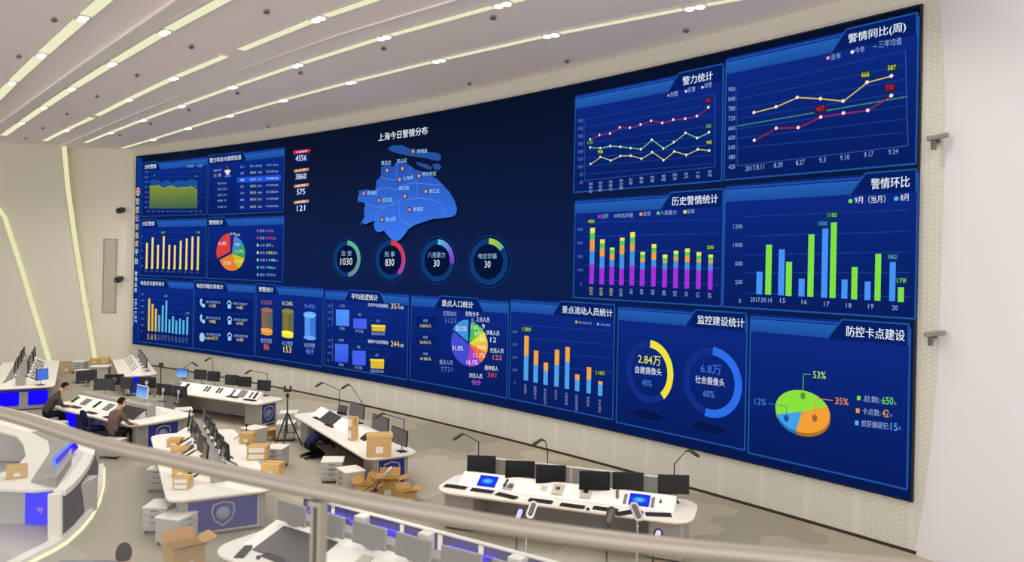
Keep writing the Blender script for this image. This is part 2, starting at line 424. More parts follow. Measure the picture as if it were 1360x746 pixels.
# right end: a big smooth pilaster swelling out of the perforated wall
rows = [(1246, -4, CEIL), (1252, 60, 0), (1256, 140, 0), (1254, 250, 0), (1250, 360, 0), (1246, 470, 0), (1240, 560, 0), (1228, 660, 0), (1214, 741, 0)]
m = MB(); prof = [(0, 0), (.06, -.16), (.2, -.38), (.4, -.62), (.7, -.82), (1.1, -.92), (1.8, -.92), (3, -.8), (5, -.6), (7, -.4)]
zs = []
for i, (x, y, z) in enumerate(rows):
    s, zz = wall_sz(x, y); q = arc(s, zz, 0)
    if i == 0: zz = CEIL
    if i == len(rows)-1: zz = 0
    for dx, dy in prof: m.v.append((q.x+dx, q.y+dy, zz))
n = len(prof)
for i in range(len(rows)-1):
    for j in range(n-1): m.f.append((i*n+j, (i+1)*n+j, (i+1)*n+j+1, i*n+j+1)); m.m.append(0)
structure(m.build('wall_right', [mat('pilaster_white', (220, 216, 220), .6, spec=.2)], smooth=True))
def bracket_cam(px, py, label):
    s, z = wall_sz(px, py); q = arc(s, z, .004)
    d = thing('security_camera', label, 'camera', q, math.radians(-40), 'grey security cameras at the right end of the wall'); d.scale = (.78, .78, .78)
    m = MB(); m.box((0, -.03, 0), (.12, .06, .12)); m.tube([(0, -.05, 0), (.02, -.22, .04)], .018); m.build('bracket', [DGREY], d)
    m = MB(); m.box((.05, -.24, .05), (.42, .12, .1), rot=Matrix.Rotation(.3, 3, 'Z') @ Matrix.Rotation(-.18, 3, 'Y')); m.build('camera_body', [mat('camera_grey', (128, 126, 120), .5)], d, bevel=.015)
    m = MB(); m.lathe([(.055, -.24), (.06, -.05), (.03, 0)], (-.03, -.22, .02), 12); m.build('sensor', [mat('camera_grey_dark', (98, 98, 96), .5)], d)
bracket_cam(1245, 187, 'upper grey security camera on the perforated wall right of the screen')
bracket_cam(1241, 445, 'lower grey security camera on the perforated wall right of the screen')
# ================================================================ THE SCREEN WALL
VW = thing('video_wall', 'giant curved deep-blue LED screen of charts and a city map along the back wall', 'screen', arc(16.3, 5.3, .05))
VO = VW.location.copy()
def rel(m): m.v = [tuple(Vector(p)-VO) for p in m.v]; return m
def sz_slab(m, pts, o, mi=0): m.add([arc(s, z, o) for s, z in pts], [tuple(range(len(pts)))], mi)
S0, S1, Z0, Z1 = -.55, 33.05, .95, 9.77
smooth_by_angle(rel(arc_slab(S0-.03, S1+.03, Z0-.03, Z1+.03, .01, .07, 60)).build('screen_frame', [mat('screen_frame_black', (14, 15, 20), .5)], VW))
BASEM = bpy.data.materials.new('screen_backdrop'); BASEM.use_nodes = True
_nt = BASEM.node_tree; _b = _nt.nodes['Principled BSDF']; _b.inputs['Base Color'].default_value = lin((1, 1, 3)); _b.inputs['Roughness'].default_value = .6; _b.inputs['Specular IOR Level'].default_value = .03
_tc = _nt.nodes.new('ShaderNodeUVMap'); _sp = _nt.nodes.new('ShaderNodeSeparateXYZ'); _nt.links.new(_tc.outputs[0], _sp.inputs[0])
_cr = _nt.nodes.new('ShaderNodeValToRGB'); _mr = _nt.nodes.new('ShaderNodeMapRange'); _mr.inputs[1].default_value = Z0; _mr.inputs[2].default_value = Z1
_nt.links.new(_sp.outputs[1], _mr.inputs[0]); _nt.links.new(_mr.outputs[0], _cr.inputs[0])
_e = _cr.color_ramp.elements; _e[0].position = 0; _e[0].color = lin((2, 24, 78)); _e[1].position = 1; _e[1].color = lin((2, 13, 38))
for _p, _c in ((.36, (3, 26, 74)), (.5, (4, 26, 72)), (.75, (3, 20, 56))):
    q = _e.new(_p); q.color = lin(_c)
_nt.links.new(_cr.outputs[0], _b.inputs['Emission Color']); _b.inputs['Emission Strength'].default_value = 1.0
_m = arc_sheet(S0, S1, Z0, Z1, .074, 60, 1); rel(_m).build('display_surface', [BASEM], VW, smooth=True)
LV = lambda l: .078+.010*l
class Pan:
    def __init__(s, name, label, crop, parent=None):
        s.crop = crop; s.o = bpy.data.objects.new(name, None); COL.objects.link(s.o); s.o.parent = VW
        if label: s.o['label'] = label
        s.mb = {}
    def sz(s, x, y): return wall_sz(s.crop[0]+x/s.crop[2], s.crop[1]+y/s.crop[2])
    def get(s, part):
        if part not in s.mb: s.mb[part] = (MB(), [])
        return s.mb[part]
    def mi(s, part, col):
        m, L = s.get(part)
        mt = col if not isinstance(col, tuple) else glow(col)
        if mt not in L: L.append(mt)
        return m, L.index(mt)
    def szpoly(s, part, pts, col, lv=3):
        m, i = s.mi(part, col); xs = [q[0] for q in pts]
        if max(xs)-min(xs) < .6: m.add([arc(a, b, LV(lv))-VO for a, b in pts], [tuple(range(len(pts)))], i); return
        from mathutils.geometry import tessellate_polygon
        st = [tuple(pts[k] for k in t) for t in tessellate_polygon([[Vector((a, b, 0)) for a, b in pts]])]
        while st:                                   # keep every piece short so that it follows the curve of the screen
            t = st.pop(); d = [abs(t[k][0]-t[(k+1) % 3][0]) for k in range(3)]; k = d.index(max(d))
            if d[k] < .55:
                if (t[1][0]-t[0][0])*(t[2][1]-t[0][1])-(t[1][1]-t[0][1])*(t[2][0]-t[0][0]) < 0: t = (t[0], t[2], t[1])
                m.add([arc(a, b, LV(lv))-VO for a, b in t], [(0, 1, 2)], i); continue
            A, B, Cc = t[k], t[(k+1) % 3], t[(k+2) % 3]; M = ((A[0]+B[0])/2, (A[1]+B[1])/2); st += [(A, M, Cc), (M, B, Cc)]
    def szrect(s, part, a0, b0, a1, b1, col, lv=3):
        n = max(1, int(abs(a1-a0)/.6)); m, i = s.mi(part, col)
        for k in range(n):
            p, q = a0+(a1-a0)*k/n, a0+(a1-a0)*(k+1)/n
            m.add([arc(p, b0, LV(lv))-VO, arc(q, b0, LV(lv))-VO, arc(q, b1, LV(lv))-VO, arc(p, b1, LV(lv))-VO], [(0, 1, 2, 3)], i)
    def poly(s, part, pts, col, lv=3): s.szpoly(part, [s.sz(*p) for p in pts], col, lv)
    def szline(s, part, pts, w, col, lv=3):
        m, i = s.mi(part, col)
        for (a, b), (c, d) in zip(pts, pts[1:]):
            L = math.hypot(c-a, d-b)
            if L < 1e-6: continue
            nx, nz = -(d-b)/L*w/2, (c-a)/L*w/2; n = max(1, int(L/.8))
            for k in range(n):
                a0, b0, a1, b1 = a+(c-a)*k/n, b+(d-b)*k/n, a+(c-a)*(k+1)/n, b+(d-b)*(k+1)/n
                m.add([arc(a0-nx, b0-nz, LV(lv))-VO, arc(a1-nx, b1-nz, LV(lv))-VO, arc(a1+nx, b1+nz, LV(lv))-VO, arc(a0+nx, b0+nz, LV(lv))-VO], [(0, 1, 2, 3)], i)
    def line(s, part, pts, w, col, lv=3): s.szline(part, [s.sz(*p) for p in pts], w, col, lv)
    def bar(s, part, x, yb, yt, w, cols, lv=3, cuts=None):
        """upright bar: foot at (x,yb), top at yt; cols from the foot up, cuts = crop y where the colour changes"""
        a, zb = s.sz(x, yb); a1, _ = s.sz(x+w/2, yb); a0, _ = s.sz(x-w/2, yb)
        ys = [yb]+(cuts or [])+[yt]
        for k, c in enumerate(cols): s.szrect(part, a0, s.sz(x, ys[k])[1], a1, s.sz(x, ys[k+1])[1], c, lv)
    def text(s, part, body, x0, y0, x1, y1, h, col, lv=5, bold=0.0):
        a0, b0 = s.sz(x0, y0); a1, b1 = s.sz(x1, y1); hz = s.sz(x0, y0-h)[1]-b0
        s.sztext(part, body, a0, b0, a1, b1, hz, col, lv, bold)
    def sztext(s, part, body, a0, b0, a1, b1, hz, col, lv=5, bold=0.0):
        c = bpy.data.curves.new('text', 'FONT'); c.body = body;  c.resolution_u = 2
        o = bpy.data.objects.new('text', c); COL.objects.link(o); bpy.context.view_layer.update()
        me = bpy.data.meshes.new_from_object(o.evaluated_get(bpy.context.evaluated_depsgraph_get()))
        V = [v.co.copy() for v in me.vertices]; F = [tuple(p.vertices) for p in me.polygons]
        bpy.data.objects.remove(o); bpy.data.curves.remove(c); bpy.data.meshes.remove(me)
        if not V: return
        xs = [v.x for v in V]; ys = [v.y for v in V]; x0, x1, y0, y1 = min(xs), max(xs), min(ys), max(ys)
        m, i = s.mi(part, col); out = []
        for v in V:
            t = (v.x-x0)/max(1e-6, x1-x0); out.append(arc(a0+(a1-a0)*t, b0+(b1-b0)*t+hz*(v.y-y0)/max(1e-6, y1-y0), LV(lv))-VO)
        m.add(out, F, i)
        if bold:
            d = (a1-a0)/max(1, len(body))*.035
            m.add([arc(a0+d+(a1-a0)*(v.x-x0)/max(1e-6, x1-x0), b0+(b1-b0)*(v.x-x0)/max(1e-6, x1-x0)+hz*(v.y-y0)/max(1e-6, y1-y0), LV(lv+.3))-VO for v in V], F, i)
    def ell(s, part, cx, cy, r0, r1, d0, d1, col, lv=3, asp=1.0, n=None, ctr=None):
        """ring sector about crop point, radii in metres of height, degrees clockwise from the top"""
        a, b = s.sz(cx, cy); n = n or max(3, int(abs(d1-d0)/7))
        for k in range(n):
            t0, t1 = math.radians(d0+(d1-d0)*k/n), math.radians(d0+(d1-d0)*(k+1)/n)
            c = col(k/n) if callable(col) else col
            m, i = s.mi(part, c)
            P = [(a+asp*r*math.sin(t), b+r*math.cos(t)) for r, t in ((r0, t0), (r0, t1), (r1, t1), (r1, t0))]
            if r0 < 1e-6: P = P[1:]
            m.add([arc(*p, LV(lv))-VO for p in P], [tuple(range(len(P)))], i)
    def dot(s, part, x, y, r, col, lv=4): s.ell(part, x, y, 0, r, 0, 360, col, lv, n=10)
    def done(s):
        for part, (m, L) in s.mb.items(): m.build(part, L, s.o)
        return s
W_ = (232, 240, 250); PALE = (150, 172, 220); DIM = (96, 124, 190); YEL = (240, 226, 70); GRN = (120, 226, 70); CYAN = (92, 176, 240); RED = (222, 46, 54)
ORG = (240, 160, 60); MAG = (164, 50, 216); BLU = (76, 146, 244); SKY = (96, 190, 232)
PF0, PF1 = (12, 38, 128), (10, 28, 92)
PANELM = ramp_glow('panel_fill', (8, 30, 94), (14, 42, 132)); BANDM = ramp_glow('panel_band', (30, 78, 160), (36, 96, 182)); TABM = glow((7, 32, 100))
RIM = (34, 82, 158)
def panel(label, quad, crop, title, tab, tt, bandh=.36):
    """quad = s0,s1,z0,z1 on the wall; tab = (start, end) of the title tab in s; tt = title span in s"""
    s0, s1, z0, z1 = quad; p = Pan('chart_panel', label, crop)
    p.szrect('fill', s0, z0, s1, z1, PANELM, 0)
    p.szrect('header_band', s0, z1-bandh, s1, z1-.1, BANDM, 1)
    p.szline('border', [(s0, z0), (s1, z0), (s1, z1-.06), (s0, z1-.06), (s0, z0)], .035, RIM, 2)
    t0, t1 = tab; sl = .3; left = t0 <= s0+.2; right = t1 >= s1-.2
    P = [(t0-(0 if left else sl), z1-.37), (t0, z1+.02), (t1, z1+.02), (t1+(0 if right else sl), z1-.37)]
    p.szpoly('title_tab', P, TABM, 3); p.szline('title_tab', [P[0], P[1], P[2], P[3]], .03, RIM, 4)
    p.sztext('title_text', title, tt[0], z1-.29, tt[1], z1-.29, .2, W_, 5, .012)
    return p
def grid(p, x0, x1, ys, w=.018, col=(28, 60, 142)):
    for y0, y1 in ys: p.line('gridlines', [(x0, y0), (x1, y1)], w, col, 2)
c1 = (170, 190, 3.926); cA = (170, 195, 7.108); cB = (270, 195, 7.108); cD = (270, 280, 7.458); c2 = (170, 360, 5.037); c3 = (380, 160, 3.244); c4 = (420, 370, 4.389)
c5 = (660, 380, 3.391); cM = (600, 60, 3.5526); cN = (750, 240, 4.387); cO = (760, 0, 2.2667); cP = (950, 220, 3.39); c8 = (980, 410, 2.985)
# --- A area chart
p = panel('top left chart with olive and blue filled areas', (.0, 5.02, 6.93, 9.42), cA, '分时警情', (.0, 1.21), (0.22, 1.15))
grid(p, 225, 740, [(240, 232), (285, 280), (330, 328), (380, 380), (430, 430), (475, 477), (520, 523)])
p.poly('area_series', [(232, 322), (268, 308), (320, 340), (398, 312), (440, 348), (490, 314), (560, 326), (625, 306), (680, 325), (680, 400), (232, 380)], (24, 82, 150), 3)
p.poly('area_series', [(228, 372), (275, 375), (310, 365), (355, 392), (435, 370), (490, 392), (540, 383), (585, 388), (620, 375), (678, 408), (678, 582), (225, 582)], ramp_glow('olive_area', (60, 96, 78), (142, 156, 40)), 4)
p.line('area_outline', [(228, 372), (275, 375), (310, 365), (355, 392), (435, 370), (490, 392), (540, 383), (585, 388), (620, 375), (678, 408)], .03, (150, 170, 60), 5)
for i, y in enumerate((240, 287, 335, 380, 430, 478, 523, 573)): p.text('axis_labels', str(700-100*i), 180, y+8, 218, y+7, 15, DIM)
for i in range(12): p.text('axis_labels', '%02d' % (2*i), 205+i*44.5, 617, 232+i*44.5, 617, 15, DIM)
p.text('legend', '· 刑事警情', 575, 200, 645, 197, 24, PALE); p.text('legend', '· 治安', 668, 196, 728, 194, 24, PALE)
for x, y, c in ((278, 268, GRN), (672, 280, YEL), (316, 330, ORG), (674, 372, YEL)): p.ell('value_tags', x, y, 0, .1, 0, 360, (6, 40, 84), 5, n=8); p.dot('value_tags', x, y, .03, c, 6)
p.done()
# --- B duty table
p = panel('duty roster panel with an officer portrait and a table', (5.12, 10.38, 6.9, 9.42), cB, '警力状态与值班信息', (5.12, 7.59), (5.24, 7.51))
p.poly('table_fill', [(340, 165), (765, 140), (760, 600), (340, 605)], (13, 40, 122), 2)
p.poly('highlight_row', [(340, 292), (755, 264), (755, 322), (340, 342)], (30, 84, 220), 3)
rows_ = ['部门 警力数 联系电话'] 
for i, y in enumerate((190, 250, 313, 375, 437, 500, 568)):
    c = CYAN if i == 0 else (W_ if i == 2 else (168, 186, 224)); k = (1-(i/6.0))
    p.text('table_text', ('部门', '浦东', '黄浦', '徐汇', '长宁', '静安', '普陀')[i], 376, y+14, 412, y+13-2*k, 22, c)
    p.text('table_text', '警力数量' if i == 0 else ('值班 138', '值班 126', '值班 214', '值班 168', '值班 224', '值班 160')[i-1], 466, y+10-3*k, 578, y+9-6*k, 24, CYAN if i == 0 else (190, 190, 150))
    p.text('table_text', '联系电话' if i == 0 else '021%08d' % (23041188+i*10379), 622, y+2-8*k, 735, y+1-10*k, 18, c)
p.text('duty_text', '值班领导', 120, 238, 196, 232, 22, PALE); p.text('duty_text', '王 警', 122, 290, 196, 284, 30, (190, 180, 130))
for i, y in enumerate((358, 412, 468, 520, 580)): p.text('duty_text', ('电话 8501', '状态 在岗', '民警 2145', '辅警 78', '车辆 50')[i], 160, y, 246, y-4, 20, PALE)
p.ell('portrait', 252, 238, 0, .17, 0, 360, (226, 196, 178), 3, .75); p.poly('portrait', [(225, 238), (238, 250), (252, 268), (266, 250), (280, 236), (280, 222), (225, 224)], (226, 226, 232), 4)
p.poly('portrait', [(224, 214), (228, 196), (252, 180), (278, 194), (280, 212), (252, 218)], (30, 34, 66), 5); p.dot('portrait', 252, 196, .04, (210, 120, 60), 6); p.poly('portrait', [(224, 290), (228, 268), (252, 264), (278, 264), (282, 286)], (70, 110, 200), 3)
p.done()
# --- C thin yellow bars
p = panel('chart of ten thin yellow bars at the left side', (-.02, 5.06, 4.18, 6.78), c1, '分区警情', (-.02, 1.15), (0.12, 1.1))
for (x, yb, yt) in ((108, 655, 520), (137, 655, 492), (166, 655, 530), (195, 655, 485), (225, 657, 530), (254, 658, 532), (284, 658, 510), (315, 660, 497), (345, 660, 487), (375, 662, 487)):
    p.bar('bars', x, yb, yt, 10, [(250, 214, 120)]); p.bar('bars', x, yb, yb-14, 10, [(236, 226, 90)], 4)
    p.text('axis_labels', '区%d' % (x % 7), x-8, yb+16, x+7, yb+17, 9, DIM)
for y in (487, 523, 560, 600, 640): p.text('axis_labels', str(int((660-y)*2)), 80, y+4, 92, y+4, 8, DIM)
grid(p, 96, 400, [(462, 466), (500, 504), (540, 545), (580, 587), (620, 630)])
for x, y, t in ((197, 466, '850'), (380, 466, '790')): p.poly('value_tags', [(x-14, y-8), (x+14, y-8), (x+14, y+8), (x-14, y+8)], (6, 44, 74), 4); p.text('value_tags', t, x-10, y+5, x+10, y+5, 10, GRN)
p.done()
# --- D pie
p = panel('left pie chart panel with a pulled-out red slice', (5.19, 10.44, 4.18, 6.76), cD, '警情统计', (5.19, 6.39), (5.29, 6.3))
def pie(p, cx, cy, r, asp, sl, lv=3, part='pie_slice', off=None):
    a = 0.0
    for k, (deg0, deg1, col, ox, oy) in enumerate(sl): p.ell(part, cx+ox, cy+oy, 0, r, deg0, deg1, col, lv, asp)
pie(p, 300, 412, .78, 1.28, [(-112, -2, (216, 66, 66), -10, -8)]); pie(p, 306, 422, .72, 1.3, [(150, 248, (226, 128, 48), 0, 0), (106, 150, (206, 190, 44), 0, 0), (58, 106, (58, 160, 84), 0, 0), (20, 58, (56, 140, 206), 0, 0), (8, 20, (110, 120, 206), 0, 0)])
for t, x, y, c in (('31.8%', 178, 338, W_), ('23.2%', 228, 532, W_), ('16.1%', 332, 514, (240, 236, 170)), ('11.7%', 346, 420, W_), ('9.8%', 342, 346, W_), ('0.7%', 300, 240, W_), ('6.2%', 345, 250, W_)): p.text('pie_labels', t, x, y, x+(78 if len(t) > 4 else 50), y-2, 30 if len(t) > 4 else 22, c, 6)
for i, (nm, v, c) in enumerate((('盗窃', '65', (200, 60, 200)), ('刑案', '840', (210, 60, 90)), ('火灾', '37', (226, 216, 140)), ('纠纷', '1853', (236, 236, 180)), ('交通', '1146', (170, 230, 170)), ('求助', '986', (80, 200, 210)), ('其他', '956', (120, 170, 240)))):
    y = 195+i*72.5; p.poly('legend', [(554, y-12), (570, y-12), (570, y+14), (554, y+14)], c, 3)
    p.text('legend', nm+':', 585, y+16, 640, y+16, 28, PALE); p.text('legend', v, 652, y+16, 652+22*len(v), y+16, 28, (c if i not in (2, 3) else (226, 220, 120))); p.text('legend', '起', 655+23*len(v), y+16, 675+23*len(v), y+17, 20, PALE)
p.done()
# --- E bars
p = panel('chart of thin blue bars with three yellow ones, bottom left', (-.05, 4.18, 1.08, 4.02), c2, '电信反诈案件统计', (-.05, 2.1), (0.1, 1.99))
for i, (x, yb, yt) in enumerate(((153, 398, 182), (176, 400, 218), (199, 402, 250), (222, 404, 292), (245, 405, 228), (268, 408, 195), (291, 411, 322), (314, 414, 300), (337, 418, 330), (361, 420, 316), (385, 422, 326), (410, 425, 305))):
    p.bar('bars', x, yb, yt, 13, [(222, 190, 76) if i < 3 else (92, 180, 226)])
    for k in range(3): p.text('axis_labels', '区分局类月日'[(i+k) % 6], x-7, yb+30+k*13, x+7, yb+30+k*13, 11, (206, 190, 120) if i < 3 else DIM)
for i, y in enumerate((155, 195, 235, 275, 318, 360, 400)): p.text('axis_labels', str(700-i*100) if i < 6 else '0', 102, y+6, 126 if i < 6 else 112, y+6, 14, DIM)
grid(p, 132, 435, [(182, 208), (225, 250), (268, 292), (310, 335), (355, 378)])
for x, y, t in ((270, 165, '600'), (415, 280, '390')): p.poly('value_tags', [(x-14, y-12), (x+14, y-11), (x+14, y+10), (x-14, y+9)], (12, 60, 90), 4); p.text('value_tags', t, x-11, y+6, x+11, y+6, 12, (120, 190, 160))
p.done()
# --- F fraud categories: six icon boxes
p = panel('panel of six small boxes with white icons', (4.27, 8.62, 1.1, 4.03), c2, '电信诈骗分类统计', (4.27, 6.51), (4.47, 6.41))
for i, (x0, y0, x1, y1, nm, v) in enumerate(((478, 172, 648, 262, '冒充客服电话', '112起'), (660, 184, 845, 270, '网购诈骗账户', '94起'), (478, 278, 650, 362, '冒充公检法', '78起'), (662, 290, 845, 372, '兼职刷单诈骗账户', '107起'), (478, 388, 652, 470, '投资理财诈骗', '1642.00万元'), (662, 398, 845, 482, '贷款类诈骗', '65起'))):
    p.poly('icon_boxes', [(x0, y0), (x1, y0+8), (x1, y1+8), (x0, y1)], (8, 30, 100), 2)
    p.text('box_text', nm, x0+62, y0+40, x0+158, y0+46, 18, PALE); p.text('box_text', v, x0+(82 if len(v) < 6 else 58), y0+68, x0+(128 if len(v) < 6 else 142), y0+70, 22, (236, 220, 120))
    cx, cy = x0+34, y0+42
    if i % 2 == 0 and i < 4: p.line('icons', [(cx-8, cy-20), (cx-10, cy-4), (cx, cy+12), (cx+12, cy+18)], .13, (150, 206, 240), 4); p.dot('icons', cx-6, cy-18, .09, (150, 206, 240)); p.dot('icons', cx+12, cy+16, .09, (150, 206, 240))
    elif i == 4: p.dot('icons', cx, cy+10, .2, (150, 206, 240)); p.poly('icons', [(cx-7, cy-18), (cx+7, cy-18), (cx+4, cy-2), (cx-4, cy-2)], (150, 206, 240), 4)
    else: p.poly('icons', [(cx-10, cy-5), (cx+12, cy-5), (cx+12, cy+22), (cx-10, cy+22)], (150, 206, 240), 4); p.ell('icons', cx, cy-6, .1, .16, -90, 90, (150, 206, 240), 4)
p.done()
# --- G cylinders
p = panel('panel of an orange, a yellow and a blue cylinder gauge', (8.71, 13.0, 1.14, 4.03), c2, '预警统计', (8.71, 9.96), (8.9, 9.87))
for cx, yt, yb, w, c0, c1_, fill, pc, nm, v, vc in ((946, 255, 410, 37, (132, 98, 76), (98, 100, 92), (236, 150, 60), '0.202%', '警员预警', '86', (236, 110, 50)), (1086, 262, 428, 37, (126, 118, 52), (104, 106, 70), (250, 226, 60), '0.124%', '卡口预警', '153', (240, 236, 90)), (1235, 282, 440, 37, (86, 150, 240), (64, 120, 220), (110, 170, 250), '99.492%', '布控预警', '469', (92, 140, 230))):
    p.poly('cylinders', [(cx-w, yt), (cx, yt+2), (cx, yb), (cx-w, yb)], c0, 3); p.poly('cylinders', [(cx, yt+2), (cx+w, yt+4), (cx+w, yb+4), (cx, yb)], c1_, 3)
    lvl = yb-18 if cx < 1200 else yt+14
    p.ell('cylinders', cx, yt+4, 0, .09, 0, 360, tuple(int(q*1.15) for q in c0), 4, 4.3)
    p.poly('fill_level', [(cx-w, lvl), (cx+w, lvl+4), (cx+w, yb+6), (cx-w, yb+2)], fill, 4) if cx < 1200 else None
    p.ell('fill_level', cx, yb+4, 0, .08, 0, 360, fill, 5, 4.7); p.ell('fill_level', cx, lvl, 0, .08, 0, 360, tuple(min(255, int(q*1.12)) for q in fill), 6, 4.7)
    p.text('percent_text', pc, cx-34, yt-36, cx+36, yt-32, 26, vc if cx > 1000 else (180, 110, 90), 6)
    p.text('gauge_text', nm, cx-38, yb+66, cx+36, yb+72, 30, PALE, 6); p.text('gauge_text', v, cx-(18 if len(v) < 3 else 26), yb+112, cx+(18 if len(v) < 3 else 26), yb+116, 40, vc, 6, .01)
p.done()
# --- H patrol
p = panel('panel with two rows of two blue bars and a gold bar', (13.12, 17.72, 1.2, 3.99), c4, '平均巡逻统计', (14.56, 16.22), (14.68, 16.16))
for k, (rows3, ttl, v) in enumerate((([(168, 178, 272, '210', '机动'), (270, 230, 288, '90', '步行巡'), (378, 266, 303, '32', '视频巡')], '公安平均巡逻里程:', '351'), ([(162, 378, 482, '178', '机动'), (264, 416, 500, '82', '步行巡'), (371, 465, 520, '27', '视频巡')], '辅助平均巡逻里程:', '244'))):
    for i, (x, yt, yb, t, nm) in enumerate(rows3):
        p.poly('bars', [(x-39, yt), (x+39, yt+3), (x+38, yb+4), (x-39, yb)], (ramp_glow('blue_bar', (58, 84, 230), (84, 150, 250)) if i == 0 else (70, 98, 236)) if i < 2 else (222, 186, 50), 3)
        if i == 2: p.poly('bars', [(x-41, yt), (x+41, yt+3), (x+41, yt+15), (x-41, yt+12)], (240, 220, 70), 4)
        p.text('bar_labels', t, x-(14 if len(t) > 2 else 9), yt-14, x+(14 if len(t) > 2 else 9), yt-13, 15, PALE); p.text('axis_labels', nm, x-(15 if i == 0 else 24 if i == 1 else 40), yb+24, x+(14 if i == 0 else 22 if i == 1 else 40), yb+27, 18, PALE)
    y0 = 150 if k == 0 else 362
    p.text('distance_text', ttl, 318, y0+10, 438, y0+20, 20, W_); p.text('distance_text', v, 452, y0+24 if k == 0 else y0+30, 500, y0+26 if k == 0 else y0+34, 32, (246, 208, 80), 5, .01); p.text('distance_text', '公里', 502, y0+25 if k == 0 else y0+34, 526, y0+27 if k == 0 else y0+36, 18, W_)
    for i, y in enumerate((158, 195, 232, 270) if k == 0 else (358, 395, 433, 473)): p.text('axis_labels', ('300', '200', '100', '0')[i], 82, y+6, 104 if i < 3 else 92, y+6, 13, DIM)
    grid(p, 110, 440, [(158, 172), (195, 210), (232, 248)] if k == 0 else [(358, 374), (395, 412), (433, 452)]); p.line('gridlines', [(108, 140 if k == 0 else 340), (108, 276 if k == 0 else 480)], .02, DIM, 3)
p.done()
# --- I population pie
p = panel('large rainbow pie chart panel at the bottom centre', (17.86, 22.24, 1.22, 3.98), c4, '重点人口统计', (19.28, 20.94), (19.37, 20.79))
pie(p, 906, 378, .66, 1.2, [(180, 300, (70, 76, 208), -2, 2), (-60, 0, (62, 150, 222), -6, -12), (4, 34, (66, 190, 84), 2, 0), (34, 52, (120, 200, 70), 2, 0), (52, 78, (236, 216, 64), 2, 0), (78, 108, (240, 186, 60), 2, 0), (108, 140, (236, 110, 54), 2, 0), (140, 184, (170, 66, 200), 2, 2)])
for t, x, y in (('23.2%', 832, 300), ('31.8%', 812, 414), ('7.6%', 920, 292), ('4.7%', 940, 328), ('9%', 972, 362), ('8.6%', 960, 406), ('11.7%', 938, 456), ('16.1%', 896, 496)): p.text('pie_labels', t, x, y, x+(64 if len(t) > 4 else 46 if len(t) > 3 else 30), y+3, 26 if len(t) > 4 else 22, (245, 240, 245), 6)
for nm, v, x, y, c in (('犯罪前科', '3123', 758, 214, DIM), ('危险分子', '5', 888, 216, PALE), ('上访人员', '9', 950, 248, W_), ('涉毒人员', '12', 1008, 325, (236, 206, 80)), ('在逃人员', '122', 1032, 428, (236, 120, 80)), ('精神病人', '301', 1000, 530, (226, 80, 60)), ('涉恐人员', '909', 908, 574, (190, 90, 210)), ('重点人员', '7721', 736, 496, (110, 120, 220))):
    p.text('callouts', nm, x, y, x+78, y+6, 28, W_ if v not in ('7721', '3123') else PALE, 5); w = 17*len(v); p.text('callouts', v, x+42-w/2, y+42, x+42+w/2, y+44, 28, c if v != '12' else W_, 5)
for i, (y, nm, v) in enumerate(((216, '总数', '12203人'), (312, '常住', '5602人'), (408, '流动', '4100人'))):
    p.poly('count_boxes', [(598, y), (718, y+7), (716, y+80), (596, y+72)], (8, 32, 104), 2); p.text('count_boxes', nm, 640, y+36, 668, y+37, 18, PALE); p.text('count_boxes', v, 622, y+66, 690, y+68, 22, (236, 220, 90))
p.done()
# --- J tourists
p = panel('stacked orange and blue bars panel at the bottom centre right', (22.33, 26.05, 1.22, 4.05), c5, '景点流动人员统计', (24.23, 26.05), (24.3, 26.0))
for i, (x, yb, ym, yt) in enumerate(((142, 422, 310, 222), (186, 432, 352, 288), (231, 442, 380, 342), (280, 450, 352, 284), (327, 460, 338, 272), (373, 470, 420, 395), (425, 480, 416, 362), (477, 492, 440, 426))):
    p.bar('bars', x, yb, yt, 20, [(80, 160, 232), (240, 166, 66)], 3, [ym])
    for k in range(3+(i % 3)): p.text('axis_labels', '外滩豫园迪士尼东方明珠世博南京路'[(i*2+k) % 15], x-6, yb+28+k*15, x+6, yb+28+k*15, 13, (150, 150, 190))
for i, y in enumerate((203, 260, 318, 375, 432)): p.text('axis_labels', ('2000', '1500', '1000', '500', '0')[i], 84 if i < 4 else 92, y+6, 106 if i < 4 else 98, y+6, 11, DIM)
grid(p, 118, 530, [(175, 200), (232, 262), (290, 322), (350, 385)])
for x, y, t in ((149, 192, '1380'), (481, 388, '1100')): p.poly('value_tags', [(x-23, y-13), (x+23, y-10), (x+23, y+14), (x-23, y+11)], (8, 56, 66), 4); p.text('value_tags', t, x-19, y+8, x+19, y+10, 17, (196, 220, 90), 6)
p.dot('legend', 371, 160, .04, ORG); p.text('legend', '境外流动人员', 380, 167, 442, 172, 11, PALE); p.dot('legend', 469, 170, .04, CYAN); p.text('legend', '境内流动', 482, 177, 524, 180, 11, PALE)
p.done()
